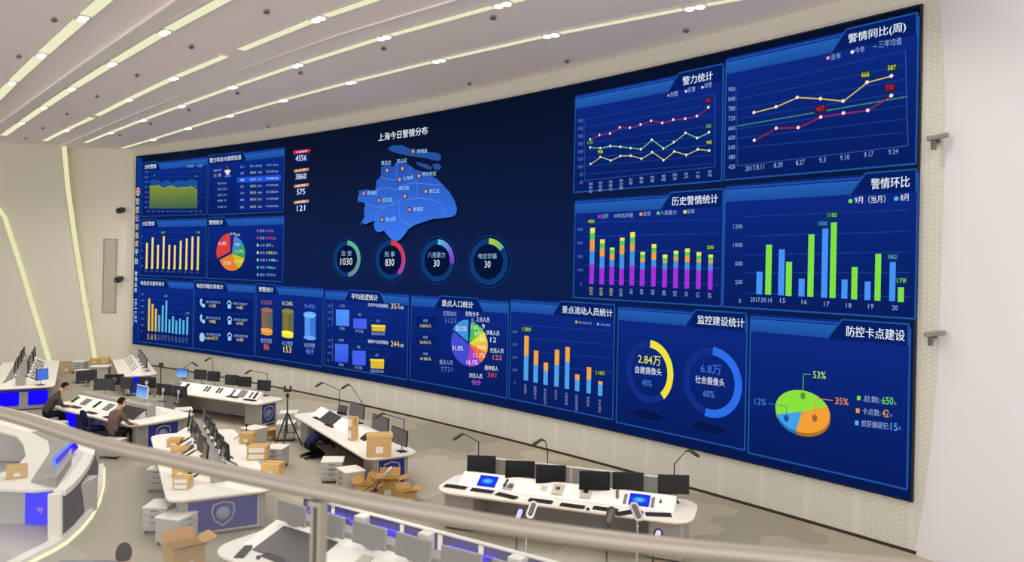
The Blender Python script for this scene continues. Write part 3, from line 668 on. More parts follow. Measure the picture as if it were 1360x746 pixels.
# --- K cameras
p = panel('panel with a yellow and a blue ring gauge at the bottom right', (26.16, 29.7, 1.18, 4.06), c5, '监控建设统计', (28.42, 29.68), (28.47, 29.65))
p.ell('ring_gauge', 697, 384, .58, .74, 0, 360, (20, 46, 134), 2, .92); p.ell('ring_gauge', 697, 384, .58, .76, 2, 140, (240, 226, 60), 3, .92)
p.ell('ring_gauge', 978, 430, .6, .76, 0, 360, (20, 46, 134), 2, .98); p.ell('ring_gauge', 978, 430, .6, .78, 2, 192, (44, 110, 232), 3, .98)
p.text('ring_text', '2.84万', 650, 345, 752, 358, 42, (240, 232, 90), 5, .01); p.text('ring_text', '自建摄像头', 638, 388, 756, 402, 32, W_); p.text('ring_text', '40%', 668, 444, 712, 450, 28, (86, 136, 220))
p.text('ring_text', '6.8万', 932, 388, 1024, 398, 42, (62, 118, 226), 5, .01); p.text('ring_text', '社会摄像头', 908, 432, 1040, 450, 34, W_); p.text('ring_text', '60%', 944, 494, 994, 500, 30, (86, 136, 220))
p.ell('ground_shade', 690, 576, 0, .1, 0, 360, (8, 22, 74), 2, 4.2); p.ell('ground_shade', 965, 636, 0, .1, 0, 360, (8, 22, 74), 2, 4.2)
p.done()
# --- L checkpoints pie
p = panel('green, orange and blue tilted pie chart panel at the bottom right corner', (29.78, 33.0, 1.14, 4.07), c8, '防控卡点建设', (31.76, 32.98), (31.85, 32.92))
for dy, dk in ((14, .7), (0, 1)):
    sl = ((64, 192, (242, 160, 56)), (192, 250, (66, 160, 236)), (-110, 64, (140, 226, 60)))
    for d0, d1, c in sl: p.ell('pie_slice', 266, 404+dy, 0, .42, d0, d1, tuple(int(q*dk) for q in c), 3 if dy else 4, 1.38)
for x, y, c in ((272, 342, (90, 150, 50)), (318, 430, (150, 100, 50)), (206, 430, (30, 80, 140))): p.ell('pin_base', x, y, 0, .07, 0, 360, c, 6, .8)
p.line('leader_lines', [(272, 340), (274, 256), (304, 258)], .014, (110, 190, 70), 6); p.line('leader_lines', [(318, 428), (322, 352), (390, 360)], .014, (220, 140, 60), 6); p.line('leader_lines', [(206, 428), (208, 384), (136, 372)], .014, (60, 120, 190), 6)
p.text('percent_text', '53%', 312, 272, 362, 276, 28, (190, 236, 70), 6, .01); p.text('percent_text', '35%', 400, 374, 452, 380, 27, (240, 150, 60), 6, .01); p.text('percent_text', '12%', 80, 376, 126, 380, 26, (70, 130, 220), 6)
for x, y, c, nm, v, e in ((490, 351, GRN, '总数:', '650', '人'), (486, 401, ORG, '卡点数:', '42', '个'), (482, 449, CYAN, '抓获嫌疑犯:', '15', '人')):
    p.poly('legend', [(x-7, y-9), (x+7, y-8), (x+7, y+9), (x-7, y+8)], c, 3); x1 = 578 if v != '15' else 612
    p.text('legend', nm, x+20, y+14, x1, y+22+(4 if v == '15' else 0), 26, PALE); p.text('legend', v, x1+6, y+24+(4 if v == '15' else 0), x1+6+(44 if len(v) > 2 else 27), y+26+(6 if v == '15' else 0), 30, c, 5, .01); p.text('legend', e, x1+(52 if len(v) > 2 else 36), y+27, x1+(64 if len(v) > 2 else 48), y+28, 16, PALE)
p.done()
# --- M three line series
p = panel('chart of red, green and yellow lines', (24.6, 29.0, 6.94, 9.48), cM, '警力统计', (27.82, 29.0), (27.94, 28.74))
grid(p, 635, 1250, [(355, 232), (392, 280), (428, 330), (465, 380), (500, 425), (537, 470), (573, 520), (610, 560)]); p.line('gridlines', [(636, 350), (640, 640), (1255, 575), (1252, 232)], .018, (44, 80, 160), 2)
for col, pts in (((176, 30, 56), [(668, 446), (712, 427), (762, 419), (808, 391), (856, 392), (906, 377), (956, 360), (1009, 370), (1060, 355), (1117, 350), (1172, 338), (1226, 297)]),
                 ((130, 210, 120), [(668, 485), (716, 488), (763, 478), (811, 482), (859, 488), (908, 493), (959, 449), (1013, 490), (1063, 460), (1118, 417), (1173, 441), (1229, 414)]),
                 ((214, 200, 84), [(670, 562), (716, 530), (765, 546), (811, 525), (860, 524), (910, 538), (961, 507), (1014, 545), (1065, 504), (1122, 520), (1176, 494), (1230, 500)])):
    p.line('line_series', pts, .02, col, 3)
    for x, y in pts: p.dot('markers', x, y, .032, (236, 236, 220), 5)
for x, y, t, c in ((669, 461, '135', (130, 210, 120)), (717, 506, '98', YEL), (1226, 265, '230', RED), (1228, 386, '205', (130, 210, 120)), (1230, 462, '98', YEL)): p.poly('value_tags', [(x-17, y-12), (x+17, y-15), (x+17, y+12), (x-17, y+15)], (10, 50, 80) if c != RED else (50, 24, 70), 4); p.text('value_tags', t, x-12, y+8, x+12, y+6, 15, c, 6)
for i in range(9): y = 362+i*36; p.text('axis_labels', str(400-50*i), 610 if i < 7 else 618, y+7, 634, y+5, 16, DIM)
for i, x in enumerate((670, 716, 765, 815, 860, 910, 962, 1015, 1068, 1122, 1177, 1233)):
    for k in range(3 if i < 4 else 2): p.text('axis_labels', '刑侦治安交警特警网安户政'[(i+k) % 12], x-9, 664+k*17-i*5.2, x+9, 663+k*17-i*5.2, 14, PALE)
for x, t, c in ((1037, '刑警', (240, 150, 150)), (1119, '民警', W_), (1197, '巡警', W_)): p.dot('legend', x, 241-(x-1037)*.24, .03, c); p.text('legend', t, x+10, 250-(x-1037)*.26, x+46, 243-(x-1037)*.26, 24, PALE)
p.done()
# --- N stacked
p = panel('chart of twelve stacked magenta, blue, orange and green bars', (24.66, 29.06, 4.19, 6.74), cN, '历史警情统计', (27.67, 29.06), (27.71, 28.94))
for i, (x, yb, cuts, yt) in enumerate(((172, 600, [486, 408, 345, 305], 275), (231, 603, [508, 440, 392, 364], 342), (289, 605, [500, 460, 426, 402], 390), (346, 608, [512, 428, 376, 350], 333), (406, 610, [495, 408, 365, 330], 300), (467, 613, [514, 474, 452, 430], 415), (532, 615, [497, 460, 418, 390], 370), (597, 620, [516, 478, 470, 450], 430), (661, 624, [507, 466, 444, 426], 408), (727, 628, [516, 474, 438, 416], 395), (794, 630, [522, 476, 460, 436], 416), (863, 634, [520, 480, 464, 446], 430))):
    p.bar('bars', x, yb, yt, 27, [MAG, (70, 146, 222), (240, 160, 56), (80, 206, 90), (246, 232, 84)], 3, cuts)
    for k in range(2 if i > 3 else 3): p.text('axis_labels', '刑侦治安交警特警网安户政'[(i+k) % 12], x-10, yb+32+k*16, x+10, yb+33+k*16, 14, (206, 200, 130) if i < 3 else PALE)
for i, y in enumerate((285, 363, 442, 520, 602)): p.text('axis_labels', ('400', '300', '200', '100', '0')[i], 94 if i < 4 else 110, y+8, 124 if i < 4 else 120, y+8, 17, DIM)
grid(p, 130, 915, [(243, 226), (325, 308), (408, 412), (492, 510), (575, 604)])
for x, y, t in ((173, 238, '400'), (868, 388, '200')): p.poly('value_tags', [(x-25, y-15), (x+28, y-16), (x+28, y+17), (x-25, y+17)], (8, 56, 80), 4); p.text('value_tags', t, x-18, y+10, x+20, y+10, 20, (220, 220, 90), 6)
for x, y, c, t, w in ((217, 210, MAG, '治安', 40), (312, 206, (90, 130, 220), '电信诈骗', 88), (460, 196, ORG, '其他', 44), (560, 190, (90, 206, 110), '八类暴力', 94), (716, 183, YEL, '刑事', 44)): p.poly('legend', [(x-8, y-9), (x+9, y-10), (x+9, y+8), (x-8, y+9)], c, 3); p.text('legend', t, x+16, y+12, x+16+w, y+8, 26, PALE)
p.done()
# --- O two line series
p = panel('top right chart of a yellow and a red line', (29.06, 33.04, 6.95, 9.62), cO, '警情同比(周)', (31.73, 33.02), (31.77, 32.83))
grid(p, 500, 1012, [(270, 155), (302, 198), (332, 240), (360, 280), (390, 320), (418, 360), (447, 400)]); p.line('gridlines', [(500, 272), (505, 500), (1018, 440), (1010, 152)], .018, (44, 80, 160), 2)
for col, pts in (((214, 196, 70), [(557, 341), (623, 324), (687, 296), (757, 300), (825, 307), (897, 251), (970, 232)]), ((170, 30, 56), [(558, 424), (624, 388), (690, 386), (758, 355), (826, 343), (899, 335), (970, 291)])):
    p.line('line_series', pts, .024, col, 3)
    for x, y in pts: p.dot('markers', x, y, .036, (246, 226, 206), 5)
for k in range(64):
    x = 507+k*8.0; y = 381-k*1.375; p.line('mean_line', [(x, y), (x+4.6, y-.8)], .026, (86, 170, 110), 3)
for x, y, t, c in ((893, 228, '666', YEL), (972, 208, '587', YEL), (757, 331, '497', RED), (966, 267, '530', RED)): p.poly('value_tags', [(x-17, y-10), (x+17, y-13), (x+17, y+11), (x-17, y+14)], (10, 50, 70) if c == YEL else (60, 20, 62), 4); p.text('value_tags', t, x-12, y+8, x+12, y+6, 15, c, 6)
for i, y in enumerate((273, 302, 331, 360, 389, 418, 447, 476, 505)): p.text('axis_labels', str(900-60*i), 480, y+6, 500, y+4, 13, PALE)
for x, y, t, w in ((531, 517, '2017.8.11', 56), (617, 507, '8.20', 26), (683, 500, '8.27', 26), (753, 492, '9.3', 20), (816, 485, '9.10', 28), (888, 476, '9.17', 28), (961, 468, '9.24', 30)): p.text('axis_labels', t, x, y, x+w, y-w*.13, 15, PALE)
p.dot('legend', 779, 178, .036, (240, 150, 160)); p.text('legend', '去年', 788, 186, 818, 180, 19, PALE); p.dot('legend', 852, 160, .036, (246, 236, 200)); p.text('legend', '今年', 860, 167, 890, 161, 20, PALE); p.text('legend', '-- 三年均值', 916, 152, 1001, 138, 22, PALE)
p.done()
# --- P green / blue bars
p = panel('chart of paired blue and green bars on the right side', (29.1, 33.08, 4.19, 6.83), cP, '警情环比', (32.15, 33.06), (32.26, 32.95))
for x, yb, yt, c in ((210, 578, 477, 0), (250, 580, 356, 1), (308, 583, 377, 0), (342, 586, 433, 1), (400, 588, 508, 0), (440, 589, 310, 1), (502, 593, 284, 0), (540, 595, 257, 1), (593, 598, 512, 0), (637, 601, 456, 1), (697, 604, 521, 0), (742, 607, 397, 1), (808, 609, 434, 0), (847, 613, 547, 1)): p.bar('bars', x, yb, yt, 27, [(128, 226, 66) if c else (72, 146, 246)])
for x, y, t, w in ((173, 612, '2017.09.14', 97), (306, 616, '15', 24), (403, 622, '16', 24), (504, 632, '17', 24), (603, 638, '18', 24), (702, 642, '19', 25), (810, 648, '20', 27)): p.text('axis_labels', t, x, y, x+w, y+w*.04, 21, PALE)
for i, y in enumerate((275, 358, 441, 524, 608)): p.text('axis_labels', ('1200', '1000', '600', '200', '0')[i], 96 if i < 2 else 104 if i < 4 else 120, y+9, 137 if i < 4 else 130, y+9, 19, PALE)
grid(p, 145, 885, [(230, 200), (318, 296), (402, 388), (482, 480), (572, 590)])
for x, y, t, c in ((499, 262, '1000', (90, 160, 240)), (542, 224, '1100', (150, 220, 90)), (813, 411, '582', (100, 180, 240)), (853, 517, '178', (150, 220, 90))): p.poly('value_tags', [(x-28, y-16), (x+28, y-17), (x+28, y+16), (x-28, y+17)], (8, 54, 90), 4); p.text('value_tags', t, x-20, y+9, x+20, y+9, 19, c, 6)
p.dot('legend', 622, 161, .042, GRN); p.text('legend', '9月（当月）', 642, 173, 780, 168, 33, W_); p.dot('legend', 828, 150, .042, CYAN); p.text('legend', '8月', 848, 162, 884, 160, 32, W_)
p.done()
# --- map, gauges and counters in the middle
p = Pan('city_map', 'glowing blue city map in the middle of the screen', c3)
MAIN = [(440, 185), (470, 200), (486, 180), (515, 178), (548, 198), (565, 212), (610, 225), (660, 252), (690, 282), (715, 310), (735, 345), (747, 378), (742, 405), (725, 415), (690, 420), (640, 425), (600, 438), (560, 452), (535, 470), (520, 492), (500, 515), (484, 520), (462, 510), (445, 492), (432, 475), (405, 482), (392, 470), (388, 450), (392, 432), (372, 438), (350, 448), (340, 440), (330, 452), (338, 432), (348, 415), (345, 385), (352, 360), (340, 352), (320, 352), (318, 335), (326, 312), (318, 306), (350, 298), (392, 302), (398, 285), (396, 262), (415, 245), (420, 225), (418, 205)]
def tri_poly(p, part, pts, col, lv): p.poly(part, pts, col, lv)
tri_poly(p, 'map_shadow', [(x+6, y+9) for x, y in MAIN], (4, 18, 44), 1)
tri_poly(p, 'map_area', MAIN, ramp_glow('map_fill', (62, 122, 240), (36, 78, 172)), 2)
for isl in ([(448, 120), (470, 108), (510, 108), (540, 122), (575, 132), (620, 138), (660, 140), (678, 150), (676, 172), (660, 176), (620, 165), (570, 158), (520, 150), (480, 140), (455, 130)], [(566, 180), (590, 183), (620, 192), (640, 204), (634, 214), (605, 205), (578, 193)], [(640, 190), (668, 188), (680, 200), (672, 214), (650, 214)]): tri_poly(p, 'islands', isl, (36, 80, 156), 2)
BL = (92, 140, 226)
for pl in ([(486, 182), (490, 205), (482, 230), (500, 250), (470, 258), (430, 250), (418, 245)], [(548, 198), (545, 225), (560, 245), (575, 270), (625, 275), (680, 280)], [(400, 300), (440, 290), (480, 300), (520, 280), (545, 270), (575, 270)], [(575, 270), (575, 335), (640, 340), (680, 360), (692, 415)], [(352, 360), (400, 375), (440, 370), (480, 360), (500, 345), (575, 335)], [(500, 345), (498, 400), (505, 430), (545, 450)], [(392, 432), (400, 400), (440, 370)], [(440, 290), (436, 330), (480, 360)]): p.line('district_borders', pl, .02, BL, 3)
for nm, x, y, dx, dy in (('崇明县', 577, 143, 560, 135), ('嘉定区', 422, 193, 448, 216), ('宝山区', 490, 184, 514, 209), ('浦东新区', 598, 240, 585, 240), ('上海市', 516, 258, 502, 255), ('闵行区', 500, 302, 525, 328), ('南汇区', 630, 314, 615, 307), ('青浦区', 362, 322, 347, 316), ('松江区', 427, 352, 414, 345), ('奉贤区', 560, 392, 545, 385), ('金山区', 441, 434, 427, 427)):
    p.text('district_names', nm, x, y, x+(44 if len(nm) < 4 else 62), y-2, 17, (166, 220, 250), 5); p.dot('district_pins', dx, dy, .11, (60, 70, 130), 4); p.dot('district_pins', dx, dy, .055, (246, 170, 110), 5)
p.text('map_title', '上海今日警情分布', 410, 92, 622, 62, 33, W_, 5, .012); p.done()
for i, (cx, cy, r, nm, v, d1, f, tw) in enumerate(((272, 596, .74, '治 安', '1030', 172, lambda t: (90+int(30*t), 190-int(60*t), 150), 46), (459, 600, .75, '刑 事', '830', 140, lambda t: (220-int(60*t), 60+int(10*t), 70+int(90*t)), 44), (661, 603, .76, '八类暴力', '30', 98, lambda t: (86+int(50*t), 190-int(150*t), 222-int(20*t)), 74), (881, 608, .78, '电信诈骗', '30', 52, lambda t: (180-int(80*t), 200-int(20*t), 70+int(60*t)), 78))):
    p = Pan('ring_gauge', ('green ring gauge reading 1030 under the map', 'red ring gauge reading 830 under the map', 'blue and violet ring gauge reading 30 under the map', 'yellow-green ring gauge reading 30, rightmost under the map')[i], c3)
    asp = 1.2
    p.ell('outer_ring', cx, cy, r-.035, r, 0, 360, (16, 50, 104), 1, asp); p.ell('disc', cx, cy, 0, r-.06, 0, 360, (4, 20, 56), 1, asp); p.ell('ring_track', cx, cy, r*.66, r*.88, 0, 360, (16, 58, 116), 2, asp)
    p.ell('ring_value', cx, cy, r*.66, r*.88, 2, d1, f, 3, asp)
    p.text('gauge_text', nm, cx-tw/2, cy-12, cx+tw/2, cy-12, 24, (150, 190, 226), 5); w = 6.4*len(v); p.text('gauge_text', v, cx-w, cy+27, cx+w, cy+26, 30, W_, 5, .012); p.done()
for i, (y, v, c) in enumerate(((132, '4556', (206, 46, 60)), (213, '3860', (214, 140, 66)), (279, '575', (214, 140, 66)), (349, '121', (206, 150, 66)))):
    p = Pan('counter_tag', 'counter tag reading %s left of the map' % v, c3); x0 = 41 if i == 0 else 44; x1 = 115 if i == 0 else 108; h = 14 if i == 0 else 12
    p.poly('tag_cap', [(x0, y), (x1, y-8), (x1+(0 if i else -3), y+h-8), (x0, y+h)], c, 3); p.text('tag_cap', ('今日总警情', '110', '报警', '接警')[i], x0+12, y+h-3, x1-12, y+h-9, 9, W_, 5)
    p.poly('tag_body', [(x0+4, y+h), (x1-4, y+h-8), (x1-4, y+h+32), (x0+4, y+h+38)], (10, 34, 96), 2); w = 5.8*len(v); p.text('tag_value', v, 76-w, y+h+31, 76+w, y+h+27, 24, W_, 5, .012); p.done()
# --- vertical title strip at the left end
p = Pan('title_strip', 'narrow vertical strip with an emblem and upright title at the left end', c1)
p.szrect('strip_fill', S0+.06, 1.0, -.1, 9.7, ramp_glow('strip_fill', (10, 40, 120), (14, 52, 140)), 0)
s_, z_ = p.sz(63, 254)
p.ell('emblem', 63, 254, 0, .2, 0, 360, (226, 190, 150), 3, .8); p.ell('emblem', 63, 254, 0, .13, 0, 360, (196, 40, 40), 4, .8); p.dot('emblem', 63, 254, .05, (240, 210, 120), 5)
for k, ch in enumerate('智慧公安指挥平台'): p.sztext('strip_title', ch, -.46, 7.5-k*.4, -.18, 7.5-k*.4, .3, (226, 216, 130) if k < 6 else W_, 4, .01)
for k, ch in enumerate('警情态势'): p.sztext('strip_title', ch, -.43, 4.15-k*.26, -.21, 4.15-k*.26, .2, W_, 4, .01)
def vtext(p, body, sc, z_top, z_bot, w, col):
    a = p.get('clock_text')[0]; k = len(a.v); p.sztext('clock_text', body, 0, 0, z_top-z_bot, 0, w, col, 4)
    for i in range(k, len(a.v)):
        q = Vector(a.v[i])+VO; t = math.atan2(q.y-WC[1], q.x-WC[0]); s = WR*(WT-t); z = q.z
        a.v[i] = tuple(arc(sc+z-w/2, z_top-s, LV(4))-VO)
vtext(p, '10:11:27', -.28, 3.05, 1.95, .17, W_); vtext(p, '2017-09-20', -.46, 3.05, 1.85, .09, PALE)
p.done()
# ================================================================ DESKS
def emblem(parent, y, zc, sc):
    """badge on an end panel: a shield-shaped ring round a small seal"""
    out = [(-.5, .5), (0, .62), (.5, .5), (.58, .1), (.42, -.35), (0, -.66), (-.42, -.35), (-.58, .1)]
    m = MB(); n = len(out)
    for k, (a, b) in enumerate(((1.0, 0), (.86, 0), (.86, .02), (1.0, .02))): m.v += [(x*a*sc, y-b, zc+z*a*sc) for x, z in out]
    for i in range(n):
        j = (i+1) % n
        m.f += [(2*n+i, 3*n+i, 3*n+j, 2*n+j), (i, 3*n+i, 3*n+j, j), (n+i, n+j, 2*n+j, 2*n+i)]; m.m += [0]*3
    e = m.build('emblem_ring', [SILVER], parent)
    m = MB(); m.lathe([(.34*sc, 0), (.34*sc, .012), (.28*sc, .02), (.2*sc, .012), (.12*sc, .03), (0.02, .032)], (0, 0, 0), 20)
    m.v = [(p[0], y-p[2], zc+p[1]) for p in m.v]
    m.build('emblem_seal', [mat('seal_silver', (150, 156, 186), .4, metal=.5)], parent, smooth=True)
DESKS = {}
class Desk:
    def __init__(s, key, label, near, far, W, left=True, right=False, r=.28, end=BLUEP, endw=None, part_glass=False, con0=.5, con1=.4, conmat=CREAM, poly=None, extra=0.0, seal=True, partcol=None):
        ax, ay = far[0]-near[0], far[1]-near[1]; s.L = L = math.hypot(ax, ay); s.W = W; s.rz = math.atan2(ay, ax)-math.pi/2; s.near = near
        s.o = o = thing('control_desk', label, 'desk', (near[0], near[1], 0), s.rz, 'white operator desks of the control hall')
        s.key = key; DESKS[key] = s; hw = W/2
        m = MB(); m.prism(poly or rrect(-hw, 0, hw, L, r), .715, .76, 0); m.build('worktop', [WHITE], o, bevel=.012)
        m = MB(); m.prism(poly or rrect(-hw+.008, .008, hw-.008, L-.008, r), .70, .7149, 0); m.build('edge_band', [EDGE], o)
        c0 = con0; c1 = L-con1
        s.slope = {}
        if right and left:
            for sg in ((-1, 1)):
                x0, x1 = sg*(hw-.42), sg*.16
                m = MB(); pr = [(x0, .7605), (x0, .775), (x1, .985), (sg*.13, .985), (sg*.13, .7605)]
                m.prof(pr if sg > 0 else pr[::-1], c0, c1); m.build('console', [conmat], o, bevel=.008); s.slope[sg] = (x0, .775, x1, .985)
            m = MB(); m.box((0, (c0+c1)/2, .91), (.25, c1-c0+.1, .298)); m.build('spine_cabinet', [GREYP], o, bevel=.01)
        else:
            sg = -1 if left else 1
            x0, x1 = sg*(hw-.42), sg*(-.06)
            m = MB(); pr = [(x0, .7605), (x0, .775), (x1, .965), (x1-sg*.06, .965), (x1-sg*.06, .7605)]
            m.prof(pr if sg > 0 else pr[::-1], c0, c1); m.build('console', [conmat], o, bevel=.008); s.slope[sg] = (x0, .775, x1, .965)
            if part_glass:
                n = 4; seg = (c1-c0)/n
                for k in range(n):
                    m = MB(); m.box((hw-.2, c0+seg*(k+.5), .96), (.02, seg-.06, .40)); m.build('partition_panel', [mat('smoked_acrylic', (150, 150, 146), .25)], o, bevel=.008)
                m = MB(); m.box((hw-.2, (c0+c1)/2, 1.165), (.05, c1-c0, .02)); m.build('partition_rail', [WHITE], o)
        ew = min(.6, L*.14)
        for y in (.16, L-.16-ew):
            m = MB(); m.prism(rrect(-hw+.2, y, hw-.2, y+ew, .06), .04, .6995); m.build('end_cabinet', [GREYP], o)
        mx = 0 if (left and right) else (hw-.26)*(1 if left else -1)
        m = MB(); m.box((mx, L/2, .40), (.08, L-.5-2*ew+.2, .60)); m.build('modesty_panel', [GREYP], o)
        m = MB(); m.box((mx, L/2, .03), (.14, L-.4, .06)); m.box((0, .2+ew/2, .02), (W-.5, ew-.06, .04)); m.box((0, L-.2-ew/2, .02), (W-.5, ew-.06, .04)); m.build('plinth', [DGREY], o)
        if end is not None:
            ww = endw or (W-.62)
            m = MB(); m.box((0, .150, .375), (ww, .018, .56)); p = m.build('end_panel', [end], o, bevel=.02 if end is BLUELED else .004)
            m = MB()
            for z in (.085, .665): m.box((0, .148, z), (ww+.04, .03, .022))
            for x in (-ww/2-.01, ww/2+.01): m.box((x, .148, .375), (.022, .03, .6))
            m.build('panel_frame', [LGREY], p)
            if seal: emblem(p, .141, .39, .36 if ww > .5 else .3)
    def w(s, x, y, z=.76):
        c, n = math.cos(s.rz), math.sin(s.rz); return Vector((s.near[0]+c*x-n*y, s.near[1]+n*x+c*y, z))
    def inv(s, p):
        c, n = math.cos(s.rz), math.sin(s.rz); dx, dy = p[0]-s.near[0], p[1]-s.near[1]; return (c*dx+n*dy, -n*dx+c*dy)
    def inset(s, part, items, mats, sg):
        """flat things let into the sloping console: (y, t 0..1 up the slope, length along desk, length up slope, thickness, material index)"""
        x0, z0, x1, z1 = s.slope[sg]; a = math.atan2(z1-z0, (x1-x0)); R = Matrix.Rotation(-a, 3, 'Y'); m = MB(); single = part.startswith(('control', 'button', 'touch'))
        for (y, t, ly, lx, h, mi) in items:
            nx, nz = -math.sin(a), math.cos(a)
            if nz < 0: nx, nz = -nx, -nz
            c = Vector((x0+(x1-x0)*t, y, z0+(z1-z0)*t))+Vector((nx, 0, nz))*h*.5
            m.box(c, (lx, ly, h), rot=R, mi=mi)
            if single: m.build(part, mats, s.o); m = MB()
        if single: return
        return m.build(part, mats, s.o)
    def face(s, sg):   # rotation for something whose front looks out over side sg
        return s.rz + (math.pi/2 if sg > 0 else -math.pi/2)
D1 = Desk('D1', 'long white desk with six black monitors in a row before the screen wall', (3.3, 13.15), (-1.2, 14.75), 1.35, part_glass=True, r=.4, con0=.35, con1=.35, end=None)
D2 = Desk('D2', 'angled white desk with a tall carton and a wide carton standing on it', (-2.5, 16.55), (-5.5, 21.2), 1.25, con0=.75)
D3 = Desk('D3', 'farthest white desk, standing along the screen wall behind the black tripod', (-7.15, 22.7), (-11.2, 24.85), 1.15, r=.22, con0=.5)
D4 = Desk('D4', 'white desk where a man in a brown shirt is sitting', (-8.98, 19.75), (-12.75, 22.25), 1.85, right=True, con0=.75, endw=.85)
D5 = Desk('D5', 'double-sided white desk with a broad shield badge on its blue end panel', (-5.1, 13.58), (-7.75, 18.5), 1.9, right=True, con0=.9, endw=1.2)
D6 = Desk('D6', 'double-sided white desk with blue neon bars, seen through the glass below the handrail', (-3.73, 12.03), (2.1, 8.28), 2.5, right=True, r=.45, con0=.3, end=None)
D7 = Desk('D7', 'double-sided white desk with blue-lit end at the far left edge', (-15.72, 24.15), (-19.2, 30.2), 1.95, right=True, r=.2, end=None)
D8 = Desk('D8', 'small white desk in the far corner beside the left end of the screen', (-13.4, 27.2), (-16.0, 31.6), 1.25, r=.35, end=BLUEP, con0=.6, seal=False)
# D3 console fittings, D1 console fittings ...
DK = [BLACK, mat('beige_device', (188, 182, 166), .5), mat('grey_device', (112, 112, 110), .5), WHITE, DGREY]
TOUCH = bpy.data.materials.new('touch_display'); TOUCH.use_nodes = True; _nt = TOUCH.node_tree; _nt.nodes.clear()
_tc = _nt.nodes.new('ShaderNodeTexCoord'); _mp = _nt.nodes.new('ShaderNodeMapping'); _mp.inputs['Location'].default_value = (-.5, -.5, -.5)
_g = _nt.nodes.new('ShaderNodeTexGradient'); _g.gradient_type = 'SPHERICAL'; _r = _nt.nodes.new('ShaderNodeValToRGB')
_r.color_ramp.elements[0].color = lin((52, 20, 210)); _r.color_ramp.elements[1].color = lin((110, 220, 255)); _q = _r.color_ramp.elements.new(.62); _q.color = lin((20, 70, 240))
_e = _nt.nodes.new('ShaderNodeEmission'); _o = _nt.nodes.new('ShaderNodeOutputMaterial')
_nt.links.new(_tc.outputs['Generated'], _mp.inputs[0]); _nt.links.new(_mp.outputs[0], _g.inputs[0]); _nt.links.new(_g.outputs[1], _r.inputs[0]); _nt.links.new(_r.outputs[0], _e.inputs[0]); _nt.links.new(_e.outputs[0], _o.inputs[0])
def yl(D, px, py, z): return D.inv(at(px, py, z))[1]
L1 = D1.L
for px, py in ((645, 640.5), (848.5, 664.5)):
    D1.inset('touch_screen', [(yl(D1, px, py, .88), .5, .36, .26, .016, 0)], [TOUCH], -1)
D1.inset('card_reader', [(yl(D1, 737.6, 653.5, .88), .5, .2, .24, .03, 0), (yl(D1, 737.6, 653.5, .88), .55, .08, .06, .04, 1)], [DK[1], BLACK], -1)
D1.inset('card_reader', [(yl(D1, 775.5, 657.7, .88), .5, .2, .24, .03, 0), (yl(D1, 775.5, 657.7, .88), .55, .08, .06, .04, 1)], [DK[1], BLACK], -1)
D1.inset('button_strip', [(yl(D1, 829, 663.5, .88), .45, .05, .22, .02, 0), (yl(D1, 867, 666, .88), .45, .05, .22, .02, 0)], [DK[2]], -1)
D1.inset('speaker_grille', [(yl(D1, 720, 650, .88), .5, .12, .12, .008, 0)], [LGREY], -1)
D3.inset('control_inset', [(yl(D3, 243.7, 509, .88), .5, .34, .24, .014, 2), (yl(D3, 256.7, 511, .88), .5, .13, .2, .014, 0), (yl(D3, 281, 514.5, .88), .5, .07, .2, .014, 0), (yl(D3, 285, 515, .88), .5, .07, .2, .014, 0), (yl(D3, 298, 516.5, .88), .5, .07, .2, .014, 0), (yl(D3, 302, 517, .88), .5, .07, .2, .014, 0), (yl(D3, 316.5, 519.5, .88), .5, .08, .24, .02, 4), (yl(D3, 327, 521.5, .88), .5, .3, .26, .014, 2), (yl(D3, 336, 523.5, .88), .5, .06, .22, .014, 0), (yl(D3, 341, 524.5, .88), .5, .1, .24, .014, 0)], DK, -1)
D4.inset('control_inset', [(2.2, .5, .3, .26, .014, 2), (2.8, .5, .12, .26, .014, 0), (3.4, .5, .3, .24, .014, 2), (4.0, .5, .14, .24, .014, 0)], DK, -1)
D4.inset('equipment_well', [(1.15, .42, 1.0, .46, .012, 0)], [BLACK], -1)
D4.inset('control_inset', [(1.2, .5, .4, .25, .014, 2), (2.2, .5, .1, .25, .014, 0)], DK, 1)
D5.inset('control_inset', [(1.1+k*.42, .5, (.1, .3, .12, .22, .1, .3, .14, .1)[k], .3, .014, (0, 0, 2, 3, 0, 0, 2, 0)[k]) for k in range(8)], DK, -1)
D5.inset('control_inset', [(1.2+k*.6, .5, .2, .3, .014, (0, 2)[k % 2]) for k in range(6)], DK, 1)
D7.inset('control_inset', [(1.0+k*.6, .5, .26, .3, .014, (0, 2)[k % 2]) for k in range(9)], DK, 1)
D7.inset('control_inset', [(1.0+k*.6, .5, .26, .3, .014, (0, 2)[k % 2]) for k in range(9)], DK, -1)
D8.inset('control_inset', [(.9+k*.55, .5, .1, .28, .014, (0, 0, 2)[k % 3]) for k in range(7)], DK, -1)
D2.inset('equipment_well', [(3.95, .4, .95, .42, .012, 0)], [BLACK], -1)
D2.inset('control_inset', [(1.5, .5, .3, .2, .014, 0), (2.4, .5, .16, .2, .014, 2)], DK, -1)
D6.inset('equipment_well', [(1.15, .4, 1.15, .6, .012, 0)], [BLACK], 1)
D6.inset('control_inset', [(2.4+k*.7, .5, .2, .3, .014, (1, 2)[k % 2]) for k in range(5)], DK, 1)
